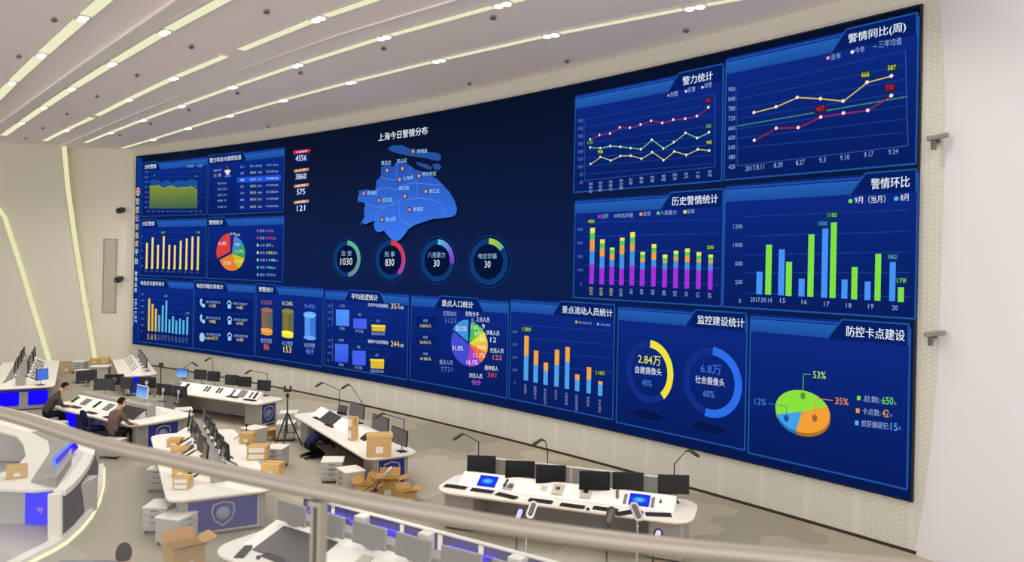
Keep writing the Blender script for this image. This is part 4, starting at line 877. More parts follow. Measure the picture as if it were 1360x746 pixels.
# D7 blue-lit end
for x0, x1 in ((-.62, .02), (.2, .78)):
    m = MB(); m.prism([(p[0], p[1]) for p in rrect(x0, .12, x1, .5, .12)], .16, .60); m.build('lit_panel', [BLUELED], D7.o)
m = MB(); m.box((0, .1495, .64), (1.5, .018, .1)); m.build('end_panel', [BLUEP], D7.o)
m = MB(); m.box((.1, .12, .6), (.5, .06, .16)); m.box((-.35, .12, .62), (.2, .06, .12)); m.build('lit_panel', [BLUELED], D8.o)
m = MB(); m.box((-D4.W/2+.24, D4.L-.8, .38), (.03, .9, .52)); m.build('lit_panel', [BLUELED], D4.o, bevel=.02)
# D6: violet partition row, white posts, neon bars
X6 = -.25
for k in range(9):
    y = .42+k*.70
    m = MB(); m.box((X6, y+.3, 1.0), (.03, .60, .47)); m.build('partition_panel', [VIOP], D6.o, bevel=.006)
m = MB(); m.box((X6, 3.5, 1.25), (.08, 6.5, .03)); m.build('partition_rail', [WHITE], D6.o, bevel=.01)
for y in (1.78, 3.0, 4.5):
    m = MB(); m.box((X6+.1, y, 1.01), (.16, .2, .47)); m.build('white_post', [WHITE], D6.o, bevel=.02)
for (y0, y1) in ((.62, 1.6), (1.95, 2.85), (3.3, 4.3), (4.8, 5.8)):
    m = MB(); m.tube([(X6+.12, y0, 1.05), (X6+.06, y0+.06, 1.12), (X6+.06, y1-.12, 1.12), (X6+.1, y1, 1.08), (X6+.14, y1+.05, 1.0)], .012); m.build('neon_bar', [NEON], D6.o)
    m = MB(); m.box((X6+.04, (y0+y1)/2-.1, 1.05), (.03, .6, .11)); m.build('lit_panel', [mat('blue_glow_panel', (40, 20, 200), .4, emit=.9)], D6.o)
# D9: the rounded desk at the lower left, with its curved worktop
o9 = at(40, 655, .75); R9 = [at(x, y, .75) for x, y in [(-60, 655), (0, 650), (45, 652), (76, 649), (97, 632), (112, 613), (118, 592), (112, 578), (86, 563), (40, 549), (0, 540), (-50, 534), (-60, 566), (0, 573), (21, 579), (31, 590), (34, 606), (20, 622), (-15, 634), (-60, 640)]]
d9 = thing('control_desk', 'white rounded desk with a bright blue front panel at the lower left', 'desk', (o9.x, o9.y, 0), 0, 'white operator desks of the control hall')
def loc9(p): return Vector((p[0]-o9.x, p[1]-o9.y, p[2]))
m = MB(); m.prism([tuple(loc9(p))[:2] for p in R9], .71, .77); m.build('worktop', [WHITE], d9, bevel=.015)
con = [at(x, y, .8) for x, y in [(38, 640), (64, 606), (66, 590), (48, 577), (70, 582), (84, 596), (84, 610), (66, 640)]]
P = [loc9(p) for p in [at(40, 640, .77), at(66, 600, .77), at(64, 585, .77), at(40, 573, .77)]]; Q = [loc9(p) for p in [at(72, 634, .95), at(92, 606, .95), at(92, 588, .95), at(66, 572, .95)]]
m = MB(); n = len(P)
for p, q in zip(P, Q): m.v += [(p.x, p.y, .771), (q.x, q.y, .96), (q.x+.05, q.y, .96), (q.x+.05, q.y, .771)]
for i in range(n-1):
    a = 4*i
    for k in range(4): m.f.append((a+k, a+4+k, a+4+(k+1) % 4, a+(k+1) % 4)); m.m.append(0)
m.f += [(0, 1, 2, 3), (4*n-1, 4*n-2, 4*n-3, 4*n-4)]; m.m += [0, 0]; m.build('console', [GREYP], d9)
a, b = at(22, 655, .66), at(64, 653, .66); a, b = loc9(a)+Vector((.05, .22, 0)), loc9(b)+Vector((0, .22, 0))
fy = min(a.y, b.y)-.04; m = MB(); m.box(((a.x+b.x)/2, fy, .36), (b.x-a.x, .03, .66)); p = m.build('lit_panel', [BLUELED], d9, bevel=.012)
m = MB(); c = Vector(((a.x+b.x)/2+.05, fy-.018, .3))
m.add([c+Vector((-.08, 0, .06)), c+Vector((.08, 0, .06)), c+Vector((.03, 0, -.07))], [(0, 1, 2)]); m.build('emblem', [mat('violet_mark', (120, 90, 220), .5, emit=.5)], p)
m = MB(); m.box(((a.x+b.x)/2-.15, fy+.5, .35), (1.5, .9, .70)); m.box((a.x-.6, fy+.65, .35), (.5, 1.0, .69)); m.build('base_cabinet', [LGREY], d9, bevel=.03)
m = MB(); q = loc9(at(108, 596, 0)); m.box((q.x-.9, q.y-.6, .35), (.9, 1.6, .69)); m.build('base_cabinet', [LGREY], d9, bevel=.03)
N9 = [loc9(at(x, y, 1.02)) for x, y in [(72, 620), (71, 608), (97, 585), (103, 583)]]
m = MB(); m.tube(N9, .022); m.build('neon_bar', [glow((60, 130, 255), 1.6)], d9)
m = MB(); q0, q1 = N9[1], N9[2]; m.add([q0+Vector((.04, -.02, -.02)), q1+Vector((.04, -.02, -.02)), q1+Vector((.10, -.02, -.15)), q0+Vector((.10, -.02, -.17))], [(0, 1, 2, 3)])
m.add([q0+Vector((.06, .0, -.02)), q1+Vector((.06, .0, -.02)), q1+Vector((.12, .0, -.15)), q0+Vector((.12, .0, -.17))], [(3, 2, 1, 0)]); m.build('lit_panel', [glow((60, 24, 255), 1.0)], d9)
m = MB()
for q in (N9[1], N9[2]): m.box((q.x, q.y, .89), (.03, .03, .26))
m.build('bar_post', [SILVER], d9)
# curved low parapet and raised floor edge round that desk
par = [at(x, y, 0) for x, y in [(135, 622), (134, 645), (128, 668), (117, 688), (102, 706), (84, 722)]]
top = [at(x, y, .92) for x, y in [(124, 592), (122, 604), (115, 618), (105, 632), (94, 644), (84, 652)]]
pr = thing('curved_parapet', 'low curved dark-glass parapet with a white rim at the lower left', 'partition', (par[-1].x, par[-1].y, 0)); po = Vector((par[-1].x, par[-1].y, 0))
# body between foot and rim
m = MB(); n = len(par)
nr = []
for i in range(n):
    t = (par[min(i+1, n-1)]-par[max(i-1, 0)]).normalized(); nr.append(Vector((t.y, -t.x, 0)))
cen = Vector((-10.2, 14.5, 0))
nr = [v if (cen-p).dot(v) > 0 else -v for v, p in zip(nr, par)]     # towards the desk
for p, t, v in zip(par, top, nr):
    a = p-po; b = Vector((t.x, t.y, .84))-po
    m.v += [tuple(a+v*.06+Vector((0, 0, .1))), tuple(b+v*.02), tuple(b+v*.1), tuple(a+v*.16+Vector((0, 0, .1)))]
for i in range(n-1):
    a = 4*i
    for k in range(4): m.f.append((a+k, a+4+k, a+4+(k+1) % 4, a+(k+1) % 4)); m.m.append(0)
m.f += [(0, 1, 2, 3), (4*n-1, 4*n-2, 4*n-3, 4*n-4)]; m.m += [0, 0]
m.build('dark_glass', [mat('dark_violet_glass', (40, 38, 56), .6, spec=.1)], pr)
def band(path, w, h, nrm, mats, name, parent, smooth=True):
    m = MB(); n = len(path)
    for p, v in zip(path, nrm): m.v += [tuple(p-v*w*.2), tuple(p+v*w*.8), tuple(p+v*w*.8+Vector((0, 0, h))), tuple(p-v*w*.2+Vector((0, 0, h)))]
    for i in range(n-1):
        a = 4*i
        for k in range(4): m.f.append((a+k, a+4+k, a+4+(k+1) % 4, a+(k+1) % 4)); m.m.append(0)
    m.f += [(0, 1, 2, 3), (4*n-1, 4*n-2, 4*n-3, 4*n-4)]; m.m += [0, 0]
    return m.build(name, mats, parent)
band([Vector((t.x, t.y, .84))-po for t in top], .2, .1, nr, [WHITE], 'rim', pr)
m = MB(); a = par[-1]-po; b = Vector((top[-1].x, top[-1].y, .9))-po; v = nr[-1]
t = (par[-1]-par[-2]).normalized()
m.add([a+Vector((0, 0, .02)), a+v*.22+Vector((0, 0, .02)), b+v*.22, b, a+t*.09+Vector((0, 0, .02)), a+v*.22+t*.09+Vector((0, 0, .02)), b+v*.22+t*.09, b+t*.09], [(0, 1, 2, 3), (7, 6, 5, 4), (0, 3, 7, 4), (1, 5, 6, 2), (3, 2, 6, 7), (0, 4, 5, 1)])
m.build('end_post', [WHITE], pr, bevel=.02)
curb = par+[at(x, y, 0) for x, y in [(66, 733), (46, 743), (22, 756), (-10, 775), (-60, 800)]]
n = len(curb); nc = []
for i in range(n):
    t = (curb[min(i+1, n-1)]-curb[max(i-1, 0)]).normalized(); v = Vector((t.y, -t.x, 0)); nc.append(v if (cen-curb[i]).dot(v) > 0 else -v)
kb = thing('platform_edge', 'white curved platform edge with a warm light line along the floor', 'platform', (curb[0].x, curb[0].y, 0)); ko = Vector((curb[0].x, curb[0].y, 0))
band([p-ko+Vector((0, 0, .045)) for p in curb], .2, .075, nc, [WHITE], 'rim', kb)
dk = MB(); dk.prism([tuple(p-ko)[:2] for p in curb]+[tuple(at(-60, 800, 0)-ko+Vector((-6, 0, 0)))[:2], tuple(at(-60, 640, 0)-ko+Vector((-4, 2, 0)))[:2]], .004, .03); dk.build('deck', [mat('deck_grey', (178, 174, 172), .6)], kb)
band([p-ko-v*.05+Vector((0, 0, .002)) for p, v in zip(curb, nc)], .16, .03, nc, [glow((255, 246, 196), 1.25)], 'light_line', kb)
# ================================================================ THINGS ON THE DESKS
def make_monitor(name, w, h, face, tilt=.06, back=BLACK, gap=.17):
    t = bpy.data.objects.new(name, None); COL.objects.link(t); R = Matrix.Rotation(-tilt, 3, 'X')
    m = MB(); m.box((0, .02, gap+h/2), (w, .035, h), rot=R); m.build('housing', [back], t, bevel=.006)
    m = MB(); m.box((0, .0, gap+h/2), (w-.02, .004, h-.028), rot=R); m.build('display', [face], t)
    m = MB(); m.box((0, .09, .006), (.22, .18, .012)); m.build('foot', [back], t, bevel=.004)
    m = MB(); m.tube([(0, .1, .01), (0, .08, max(.06, gap-.02)), (0, .05, gap+h/2)], .018); m.box((0, .05, gap+h/2), (.1, .03, .1)); m.build('stand', [SILVER], t)
    return t
MPROTO = {}
def monitor(p, rz, label, group, w=.6, h=.35, face=SCREENBLK, kind='monitor', tilt=.06, back=BLACK, gap=.17):
    k = (w, h, face.name, tilt, gap)
    if k not in MPROTO:
        o = make_monitor('monitor', w, h, face, tilt, back, gap); MPROTO[k] = o
        o.location = p; o.rotation_euler = (0, 0, rz); tag(o, label, kind, group); return o
    o = clone(MPROTO[k], p, rz, label, group); o['category'] = kind; return o
# D1: six monitors facing the viewer
for i, (px, py) in enumerate(((639, 627), (690.3, 634.5), (731.5, 640.5), (789.5, 649.5), (834, 651), (894.5, 654.5))):
    p = at(px, py, .95); p.z = .762
    monitor(p, -.06, 'black monitor, %s from the left of six on the long front desk' % ORD[i], 'black monitors on the long desk', .56, .34)
BLUEFACE = ramp_glow('desktop_picture', (150, 196, 240), (60, 110, 220))
for i, (px, py) in enumerate(((265.5, 503), (283, 505.5), (307, 510.5), (324.5, 513), (350, 518))):
    p = at(px, py, .95); p.z = .762
    monitor(p, -.25, 'black monitor, %s from the left on the farthest desk' % ORD[i], 'black monitors on the farthest desk', .47, .33)
p = at(241.5, 500.5, .95); p.z = .762
monitor(p, -.2, 'small lit monitor with a pale blue picture at the left end of the farthest desk', None, .42, .30, BLUEFACE)
for i, (px, py, rz) in enumerate(((115, 514.5, .75), (138, 527.5, .12), (167, 525.5, -.55))):
    p = at(px, py, .96); p.z = .99
    monitor(p-Vector((0, 0, .0)), rz, ('angled black monitor left of the widest one above the seated man', 'widest black monitor, straight above the brown-shirted man\'s head', 'black monitor just left of the lit blue one at the seated man\'s desk')[i], 'monitors facing the seated man', .58, .34)
p = at(188, 536, 1.0); p.z = .99
monitor(p, -.62, 'lit monitor with a blue and white picture right of the seated man', None, .56, .34, BLUEFACE, back=WHITE)
for i, (px, py) in enumerate(((138, 511), (182.5, 515), (204.5, 525), (225, 528))):
    p = at(px, py, .96)+Vector((.2, .25, 0)); p.z = .762
    monitor(p, math.pi+(.3, -.1, -.35, -.4)[i], 'monitor seen from behind, %s from left beyond the seated man\'s desk' % ORD[i], 'monitors seen from behind beyond the seated man', .56, .34)
for sg in (-1, 1):
    for k in range(6):
        p = D5.w(sg*(.2+.0*k), 1.35+k*.68, .99); p.z = .985
        monitor(p, D5.face(sg)+(random.uniform(-.12, .12)), '%s monitor from the shield end on the %s side of the double desk, seen edge-on' % (ORD[k], 'left' if sg < 0 else 'right'), 'edge-on monitors on the shield desk', .54, .33, tilt=.1, gap=.1)
for sg in (-1, 1):
    for k in range(6):
        p = D7.w(sg*.2, .9+k*.9, .985)
        monitor(p, D7.face(sg)+random.uniform(-.15, .15), '%s monitor from the near end on the %s side of the far left desk' % (ORD[k], 'left' if sg < 0 else 'right'), 'monitors on the far left desk', .54, .34, SCREENGREY if sg < 0 else SCREENBLK)
for k in range(4):
    p = D8.w(.28, 1.0+k*.95, .762)
    monitor(p, D8.face(-1)+.1, '%s monitor from the near end of the small corner desk' % ORD[k], 'monitors on the small corner desk', .5, .34, SCREENGREY)
for k, (px, py) in enumerate(((473, 554), (504, 572), (529, 590))):
    p = at(px, py, .93); p.z = .762
    monitor(p, D2.face(-1)+.1, '%s grey-faced monitor from the far end on the desk carrying the tall carton' % ORD[k], 'grey-faced monitors on the carton desk', .8 if k < 2 else .7, .36, SCREENGREY)
for k in range(7):
    p = D6.w(.26, .7+k*.8, .988)
    monitor(p, D6.face(1)+random.uniform(-.05, .05), 'grey-faced monitor, %s from the left on the blue-lit desk' % ORD[k], 'grey-faced monitors below the handrail', .63, .31, mat('ceiling_reflection_screen', (128, 127, 124), .45, spec=.3), back=GREYP, gap=.02)  # grey face colour paints in the ceiling's reflection on these screens
# laptop on D2
p = at(449, 546, .98); lp = thing('laptop', 'open dark laptop on a pale stand at the far end of the carton desk', 'laptop', (p.x, p.y, .762), D2.face(-1)+.35)
m = MB(); m.box((0, 0, .1), (.36, .26, .018)); m.box((0, -.02, .045), (.3, .2, .09)); m.build('base', [LGREY], lp, bevel=.004)
m = MB(); m.box((0, .15, .23), (.36, .015, .25), rot=Matrix.Rotation(-.2, 3, 'X')); m.build('lid', [BLACK], lp, bevel=.004)
m = MB(); m.box((0, .139, .23), (.335, .004, .22), rot=Matrix.Rotation(-.2, 3, 'X')); m.build('display', [SCREENBLK], lp)
m = MB(); m.box((0, -.02, .112), (.3, .14, .006)); m.build('keyboard', [KEYS], lp)
# keyboards
def make_keyboard():
    t = bpy.data.objects.new('keyboard', None); COL.objects.link(t)
    m = MB(); m.prof([(-.07, .0), (.07, .0), (.07, .026), (-.07, .014)], -.22, .22); m.v = [(p[1], p[0], p[2]) for p in m.v]; m.f = [tuple(reversed(f)) for f in m.f]; m.build('case', [CHARC], t, bevel=.003)
    m = MB()
    for r in range(5):
        y = -.05+r*.024; z = .019+r*.0021
        for c in range(15):
            if r == 0 and 3 < c < 9: continue
            m.box((-.195+c*.0275, y, z), (.023, .019, .008))
    m.box((-.02, -.05, .019), (.13, .019, .008)); m.build('keys', [KEYS], t)
    return t
KB = make_keyboard(); KBused = False
def keyboard(p, rz, label, group='keyboards on the desks'):
    global KBused
    if not KBused: KBused = True; KB.location = p; KB.rotation_euler = (0, 0, rz); return tag(KB, label, 'keyboard', group)
    return clone(KB, p, rz, label, group)
kb1 = [(604.7, 647, D1.face(-1)), (640, 652.3, D1.face(-1)), (672.5, 659, -.62), (717.8, 666, D1.face(-1)), (760, 672.5, D1.face(-1)), (804, 676.8, D1.face(-1)), (831.5, 681.5, .5), (874.5, 684, -.05)]
for i, (px, py, rz) in enumerate(kb1):
    keyboard(at(px, py, .762), rz, 'dark keyboard, %s from the left along the long six-monitor desk\'s front edge' % ORD[i], 'keyboards on the six-monitor desk')
for i, (px, py) in enumerate(((254, 517.8), (291.5, 523.5), (308.5, 527.3), (331.5, 531.5))):
    keyboard(at(px, py, .762), D3.face(-1), 'dark keyboard, %s from the left on the farthest desk' % ORD[i], 'keyboards on the farthest desk')
for i, (px, py) in enumerate(((422.5, 556), (438.5, 565.5))):
    keyboard(at(px, py, .762), D2.face(-1)+.1, '%s keyboard at the empty end of the carton desk' % ('upper black', 'lower black')[i], 'keyboards on the carton desk')
for i, (px, py) in enumerate(((100, 541), (121, 548.5), (145, 555))):
    q = at(px, py, .762); keyboard(q, D4.face(-1), 'dark keyboard, %s from the left on the seated man\'s desk edge' % ORD[i], 'keyboards on the seated man\'s desk')
for i, (px, py, rz) in enumerate(((324, 733, D6.face(1)-1.0), (364, 741.5, D6.face(1)-.05))):
    keyboard(at(px, py, .762), rz, ('dark keyboard lying askew on the near white corner of the blue-lit desk', 'dark keyboard beside the black well at the bottom of the picture')[i], 'keyboards on the blue-lit desk')
def mouse(p, rz, label):
    t = thing('computer_mouse', label, 'mouse', p, rz, 'computer mice'); m = MB(); m.ball((0, 0, .016), (.032, .055, .02), 12); m.v = [(x, y, max(0, z)) for x, y, z in m.v]; m.build('shell', [BLACK], t, smooth=True)
    m = MB(); m.box((0, .025, .035), (.008, .018, .008)); m.build('wheel', [LGREY], t)
mouse(at(780.7, 676.8, .762), -.3, 'black mouse between two keyboards midway along the six-monitor desk')
mouse(at(852, 681, .762), -.2, 'black mouse near the right end of the six-monitor desk')
mouse(at(343, 741, .762), .4, 'black mouse on the white corner of the blue-lit desk')
def desk_phone(p, rz, label, tilt=0.0, body=None):
    t = thing('desk_phone', label, 'telephone', p, rz, 'desk telephones'); b = body or mat('phone_silver', (176, 176, 172), .45)
    R = Matrix.Rotation(.5, 3, 'X')
    m = MB(); m.prof([(-.1, 0), (.1, 0), (.1, .09), (-.1, .025)], -.1, .1); m.v = [(q[1], q[0], q[2]) for q in m.v]; m.f = [tuple(reversed(f)) for f in m.f]; m.build('base', [b], t, bevel=.006)
    m = MB(); m.tube([(-.06, -.09, .07), (-.06, -.05, .085), (-.06, .05, .118), (-.06, .09, .125)], [.026, .018, .018, .026]); m.build('handset', [CHARC], t, smooth=True)
    m = MB()
    for r in range(4):
        for c in range(3): m.box((.015+c*.032, -.07+r*.03, .044+r*.0098), (.022, .02, .01))
    m.build('keypad', [DGREY], t)
    m = MB(); m.box((.045, .07, .085), (.09, .04, .012), rot=Matrix.Rotation(.31, 3, 'X')); m.build('display', [SCREENBLK], t)
q = D1.inv(at(674.5, 643.5, .88)); desk_phone(D1.w(q[0]+.05, q[1], .80), D1.face(-1), 'silver desk phone beside the left blue touch screen on the six-monitor desk')
q = D1.inv(at(882, 666.5, .88)); desk_phone(D1.w(q[0]+.05, q[1], .80), D1.face(-1), 'silver desk phone right of the right blue touch screen on the six-monitor desk')
# push-to-talk microphone on D1
p = at(820, 669, .762); t = thing('desk_microphone', 'grey handheld microphone on its curled cord by the right blue touch screen', 'microphone', p)
m = MB(); m.tube([(0, 0, .03), (0, .04, .12), (0, .05, .2)], [.022, .03, .026]); m.ball((0, .05, .22), .034); m.build('microphone_body', [mat('mic_grey', (120, 112, 98), .5)], t, smooth=True)
m = MB(); m.lathe([(.05, 0), (.05, .015), (.03, .03)], (0, 0, 0), 14); m.build('base', [BLACK], t)
m = MB(); m.tube([(0, -.03, .01), (-.08, -.05, .006), (-.16, -.02, .006), (-.18, .05, .006)], .006, 6); m.build('cord', [BLACK], t)
# task lamps
def task_lamp(p, rz, label, low=.45, reach=.45, rise=.2, head='bar', dark=True, group='jointed desk lamps', flip=1):
    t = thing('desk_lamp', label, 'lamp', p, rz, group); mm = CHARC if dark else SILVER
    m = MB(); m.lathe([(.07, 0), (.07, .02), (.02, .035), (.015, .06)], (0, 0, 0), 14); m.build('base', [mm], t)
    m = MB(); m.tube([(0, 0, .04), (0, 0, low)], .012); m.build('lower_arm', [mm], t)
    m = MB(); m.tube([(0, 0, low), (reach, 0, low+rise)], .010); m.ball((0, 0, low), .02, 8); m.build('upper_arm', [mm], t)
    h = Vector((reach, 0, low+rise))
    if head == 'bar':
        m = MB(); m.tube([h, h+Vector((.08, 0, .02)), h+Vector((.2, 0, -.06)), h+Vector((.26, 0, -.1))], [.012, .03, .035, .025]); m.build('lamp_head', [mm], t, smooth=True)
    else:
        m = MB(); m.prism(rrect(-.06, -.13, .06, .13, .055), -.012, .012); R = Matrix.Rotation(flip*.95, 3, 'X') @ Matrix.Rotation(flip*-.35, 3, 'Z')
        m.v = [tuple(h+R @ Vector(v)) for v in m.v]; k = m.build('lamp_head', [mat('lamp_head_navy', (38, 26, 84), .4) if head == 'blue' else mm], t, bevel=.004)
        m = MB(); m.prism(rrect(-.034, -.1, .034, .1, .033), .0125, .016); m.v = [tuple(h+R @ Vector(v)) for v in m.v]; m.build('lamp_lens', [mat('lens_pale', (206, 202, 226), .3) if head == 'blue' else DGREY], k)
    return t
def lamp_px(base, elbow, head, D, zb, label, **kw):
    """base stands on a desk; elbow and head heights follow from where they show in the photo"""
    b = at(base[0], base[1], zb); e = at_d(elbow[0], elbow[1], b.y); h = at_d(head[0], head[1], b.y)
    v = h-e; return task_lamp(b, math.atan2(v.y, v.x) if abs(v.x) > 1e-6 else 0, label, low=max(.1, e.z-zb), reach=abs(v.x), rise=v.z, **kw)
lamp_px((635, 626), (635.5, 587), (619, 577.5), D1, .76, 'dark jointed lamp above the leftmost monitor of the six-monitor desk')
lamp_px((726.5, 640), (727, 600), (724, 585), D1, .76, 'dark jointed lamp rising behind the third monitor of the six-monitor desk')
lamp_px((895, 650), (896, 616), (911, 599), D1, .76, 'dark jointed lamp above the rightmost monitor of the six-monitor desk')
lamp_px((450.5, 548), (451, 518), (431, 509), D2, .76, 'dark jointed lamp above the laptop at the far end of the carton desk')
lamp_px((480, 553), (477.5, 533.5), (463, 511.5), D2, .76, 'dark jointed lamp leaning left above the first grey monitor of the carton desk')
lamp_px((536, 590), (536, 557), (512, 550), D2, .76, 'dark jointed lamp above the wide carton on the carton desk')
lamp_px((244, 503), (245.5, 489), (254, 482), D3, .76, 'thin jointed lamp over the lit monitor at the farthest desk\'s left end')
lamp_px((283, 505), (284.5, 494), (283, 476), D3, .76, 'thin upright jointed lamp between the first monitors of the farthest desk')
lamp_px((354.5, 519), (355, 496), (336, 492.5), D3, .76, 'thin jointed lamp over the rightmost monitor of the farthest desk')
for i, (bx, by, ex, ey, hx, hy, hd) in enumerate(((705, 706, 706, 697, 708.5, 685, 'blue'), (722, 708, 724, 695, 731, 677, 'grey'), (857, 722, 860, 708, 864, 686, 'grey'), (897, 728, 897, 700, 895.5, 680, 'grey'), (908, 740, 909, 726, 914, 715, 'blue'))):
    b = at(bx, by, .9); b.y = max(9.6, min(b.y, 11.2)); q = D6.inv(b); b = D6.w(max(-1.1, min(q[0], -.6)), q[1], .762)
    e = at_d(ex, ey, b.y); h = at_d(hx, hy, b.y); e.z = max(e.z, .95); v = h-e
    task_lamp(b, 0 if v.x >= 0 else math.pi, ('blue-rimmed lamp head, leftmost of five standing before the six-monitor desk', 'grey lamp head second from left, before the middle of the six-monitor desk', 'dark lamp head, third of five, before the right touch screen', 'tall grey lamp head, fourth of five, near the long desk\'s right end', 'blue-rimmed lamp head, rightmost of five, below the long desk\'s right end')[i],
              low=e.z-.762, reach=max(.02, abs(v.x)), rise=v.z, head=hd, dark=hd != 'grey' or i == 2, flip=1 if v.x >= 0 else -1, group='small lamps along the blue-lit desk')
# ================================================================ LOOSE THINGS ON THE FLOOR AND DESKS
def edge_frame(A, B, z):
    a, b = at(A[0], A[1], z), at(B[0], B[1], z); v = b-a; return a, math.atan2(v.y, v.x), v.length
def pedestal(A, B, label, z=.5, side='front', w=None, depth=.5, group='white mobile drawer pedestals'):
    a, rz, L = edge_frame(A, B, z); w = w or min(max(L, .38), .5)
    t = thing('drawer_pedestal', label, 'drawer unit', (a.x, a.y, 0), rz, group)
    m = MB(); m.box((w/2, depth/2, z/2+.02), (w-.02, depth-.02, z-.08)); m.build('body', [mat('pedestal_grey', (186, 183, 174), .5)], t, bevel=.006)
    m = MB(); m.box((w/2, depth/2, z-.015), (w+.01, depth+.01, .03)); m.build('top', [WHITE], t, bevel=.006)
    for k in range(3):
        zz = .12+k*(z-.16)/3+(z-.16)/6; h = (z-.16)/3-.012; m = MB(); n = MB()
        if side == 'front': m.box((w/2, -.0, zz), (w-.03, .024, h)); n.box((w/2, -.018, zz+h*.3), (.14, .014, .016))
        elif side == 'left': m.box((.0, depth/2, zz), (.024, depth-.03, h)); n.box((-.018, depth/2, zz+h*.3), (.014, .14, .016))
        else: m.box((w, depth/2, zz), (.024, depth-.03, h)); n.box((w+.018, depth/2, zz+h*.3), (.014, .14, .016))
        d = m.build('drawer', [LGREY], t, bevel=.004); n.build('handle', [DGREY], d)
    for x in (.05, w-.05):
        for y in (.05, depth-.05): m = MB(); m.lathe([(.022, 0), (.022, .05)], (x, y, 0), 10); m.build('caster', [BLACK], t)
    return t
for A, B, side, label in (((459, 627.5), (485.5, 623.5), 'left', 'drawer pedestal behind the pile of open cartons, right of its twin'),
                          ((426, 613), (455.6, 612.6), 'front', 'drawer pedestal left of the pile of cartons, beside the crouching person'),
                          ((371, 548.5), (400, 548), 'front', 'drawer pedestal directly behind the tripod, the rear one of two'),
                          ((366, 562.5), (399.5, 562), 'front', 'drawer pedestal directly behind the tripod legs, the front one of two'),
                          ((319, 567.5), (337.5, 571), 'front', 'drawer pedestal between the tripod and the shield desk, near its far end'),
                          ((351, 595), (374.5, 596), 'front', 'drawer pedestal hugging the right edge of the shield desk'),
                          ((233, 545), (256, 543.5), 'front', 'drawer pedestal behind the right end of the seated man\'s desk'),
                          ((194.5, 623), (221, 623), 'front', 'drawer pedestal below the handrail at the shield desk\'s left edge'),
                          ((189, 673), (222, 673.5), 'front', 'drawer pedestal left of the blue shield panel, the rear one of a pair'),
                          ((205.4, 686), (241, 690.5), 'right', 'drawer pedestal left of the blue shield panel, the front one of a pair'),
                          ((95, 480), (115, 480), 'front', 'drawer pedestal by the left wall, the rear one behind the seated man'),
                          ((99, 492.5), (117.5, 492), 'front', 'drawer pedestal by the left wall, the one nearer the desks')):
    pedestal(A, B, label, side=side)
pedestal((130, 584), (163, 586), 'white low pedestal on which the brown-shirted man sits', z=.46, w=.5, depth=.42)
def carton(A, B, z, h, depth, label, flaps=False, w=None, rz=None, group='brown cardboard cartons', labels=1, cap=None):
    a, r, L = edge_frame(A, B, z); w = w or L; r = r if rz is None else rz
    t = thing('cardboard_carton', label, 'carton', (a.x, a.y, z+.003), r, group)
    m = MB(); k = .006
    if flaps:
        m.box((w/2, 0, h/2), (w, k, h)); m.box((w/2, depth, h/2), (w, k, h)); m.box((0, depth/2, h/2), (k, depth, h)); m.box((w, depth/2, h/2), (k, depth, h)); m.box((w/2, depth/2, k/2), (w, depth, k))
    else: m.box((w/2, depth/2, h/2), (w, depth, h))
    m.build('body', [CARD], t)
    if flaps:
        for (c, ax, sz, ang) in (((w/2, -.0, h), 'X', (w*.98, depth*.48), -.5), ((w/2, depth, h), 'X', (w*.98, depth*.48), .9), ((0, depth/2, h), 'Y', (w*.45, depth*.96), .7), ((w, depth/2, h), 'Y', (w*.45, depth*.96), -.35)):
            m = MB(); R = Matrix.Rotation(ang, 3, ax)
            if ax == 'X': off = Vector((0, (-1 if c[1] < .01 else 1)*sz[1]/2, 0)); m.box(Vector(c)+R @ (off if ang*(1 if c[1] > .01 else -1) > 0 else off), (sz[0], sz[1], .006), rot=R)
            else: off = Vector(((-1 if c[0] < .01 else 1)*sz[0]/2, 0, 0)); m.box(Vector(c)+R @ off, (sz[0], sz[1], .006), rot=R)
            m.build('flap', [CARDIN], t)
    else:
        m = MB(); m.box((w/2, depth/2, h+.001), (w*1.002, .05, .003)); m.box((-.001, depth/2, h*.82), (.003, .05, h*.36)); m.box((w+.001, depth/2, h*.82), (.003, .05, h*.36)); m.build('tape', [TAPE], t)
        m = MB(); m.box((w/2, -.001, h*.5), (.004, .002, h)); m.box((w/2, depth/2+.03, h+.002), (w, .004, .002)); m.build('seam', [CARDIN], t)
    for q in range(labels):
        m = MB(); m.box((w*(.5 if labels == 1 else .5), -.004, h*(.32 if labels == 1 else (.25+.5*q))), (w*(.3 if labels == 1 else .8), .003, h*(.3 if labels == 1 else .34))); m.build('paper_label', [PAPER], t)
    return t
carton((462, 583.5), (470, 587), .76, .55, .17, 'tall narrow brown carton with two white labels standing on the angled desk', labels=2, w=.20)
t = carton((487.5, 608), (519.6, 606.5), .76, .50, .26, 'wide square brown carton at the near end of the angled desk'); m = MB(); m.box((.27, .13, .46), (.56, .28, .07)); m.box((.27, -.012, .28), (.54, .004, .012)); m.build('lid', [mat('cardboard_pale', (214, 180, 124), .8)], t)
carton((472, 664), (494, 667), 0, .30, .42, 'open brown carton at the left of the floor pile, lamp stem crossing it', flaps=True, w=.42)
carton((500, 661), (527, 661), 0, .36, .40, 'open brown carton with raised flaps in the middle of the floor pile', flaps=True, w=.46)
carton((533, 671), (552, 668), 0, .24, .3, 'small brown carton at the right of the floor pile', flaps=True, w=.34)
carton((221, 593.5), (238.5, 594), .76, .17, .26, 'brown carton on the shield desk\'s left arm, farthest of the row', rz=.1)
carton((226, 606), (249, 606.5), .76, .17, .28, 'brown carton on the shield desk\'s left arm, second of the row', rz=.1)
carton((228, 634), (250, 633), .76, .2, .28, 'brown carton on the shield desk\'s left arm seen through the glass', rz=.08)
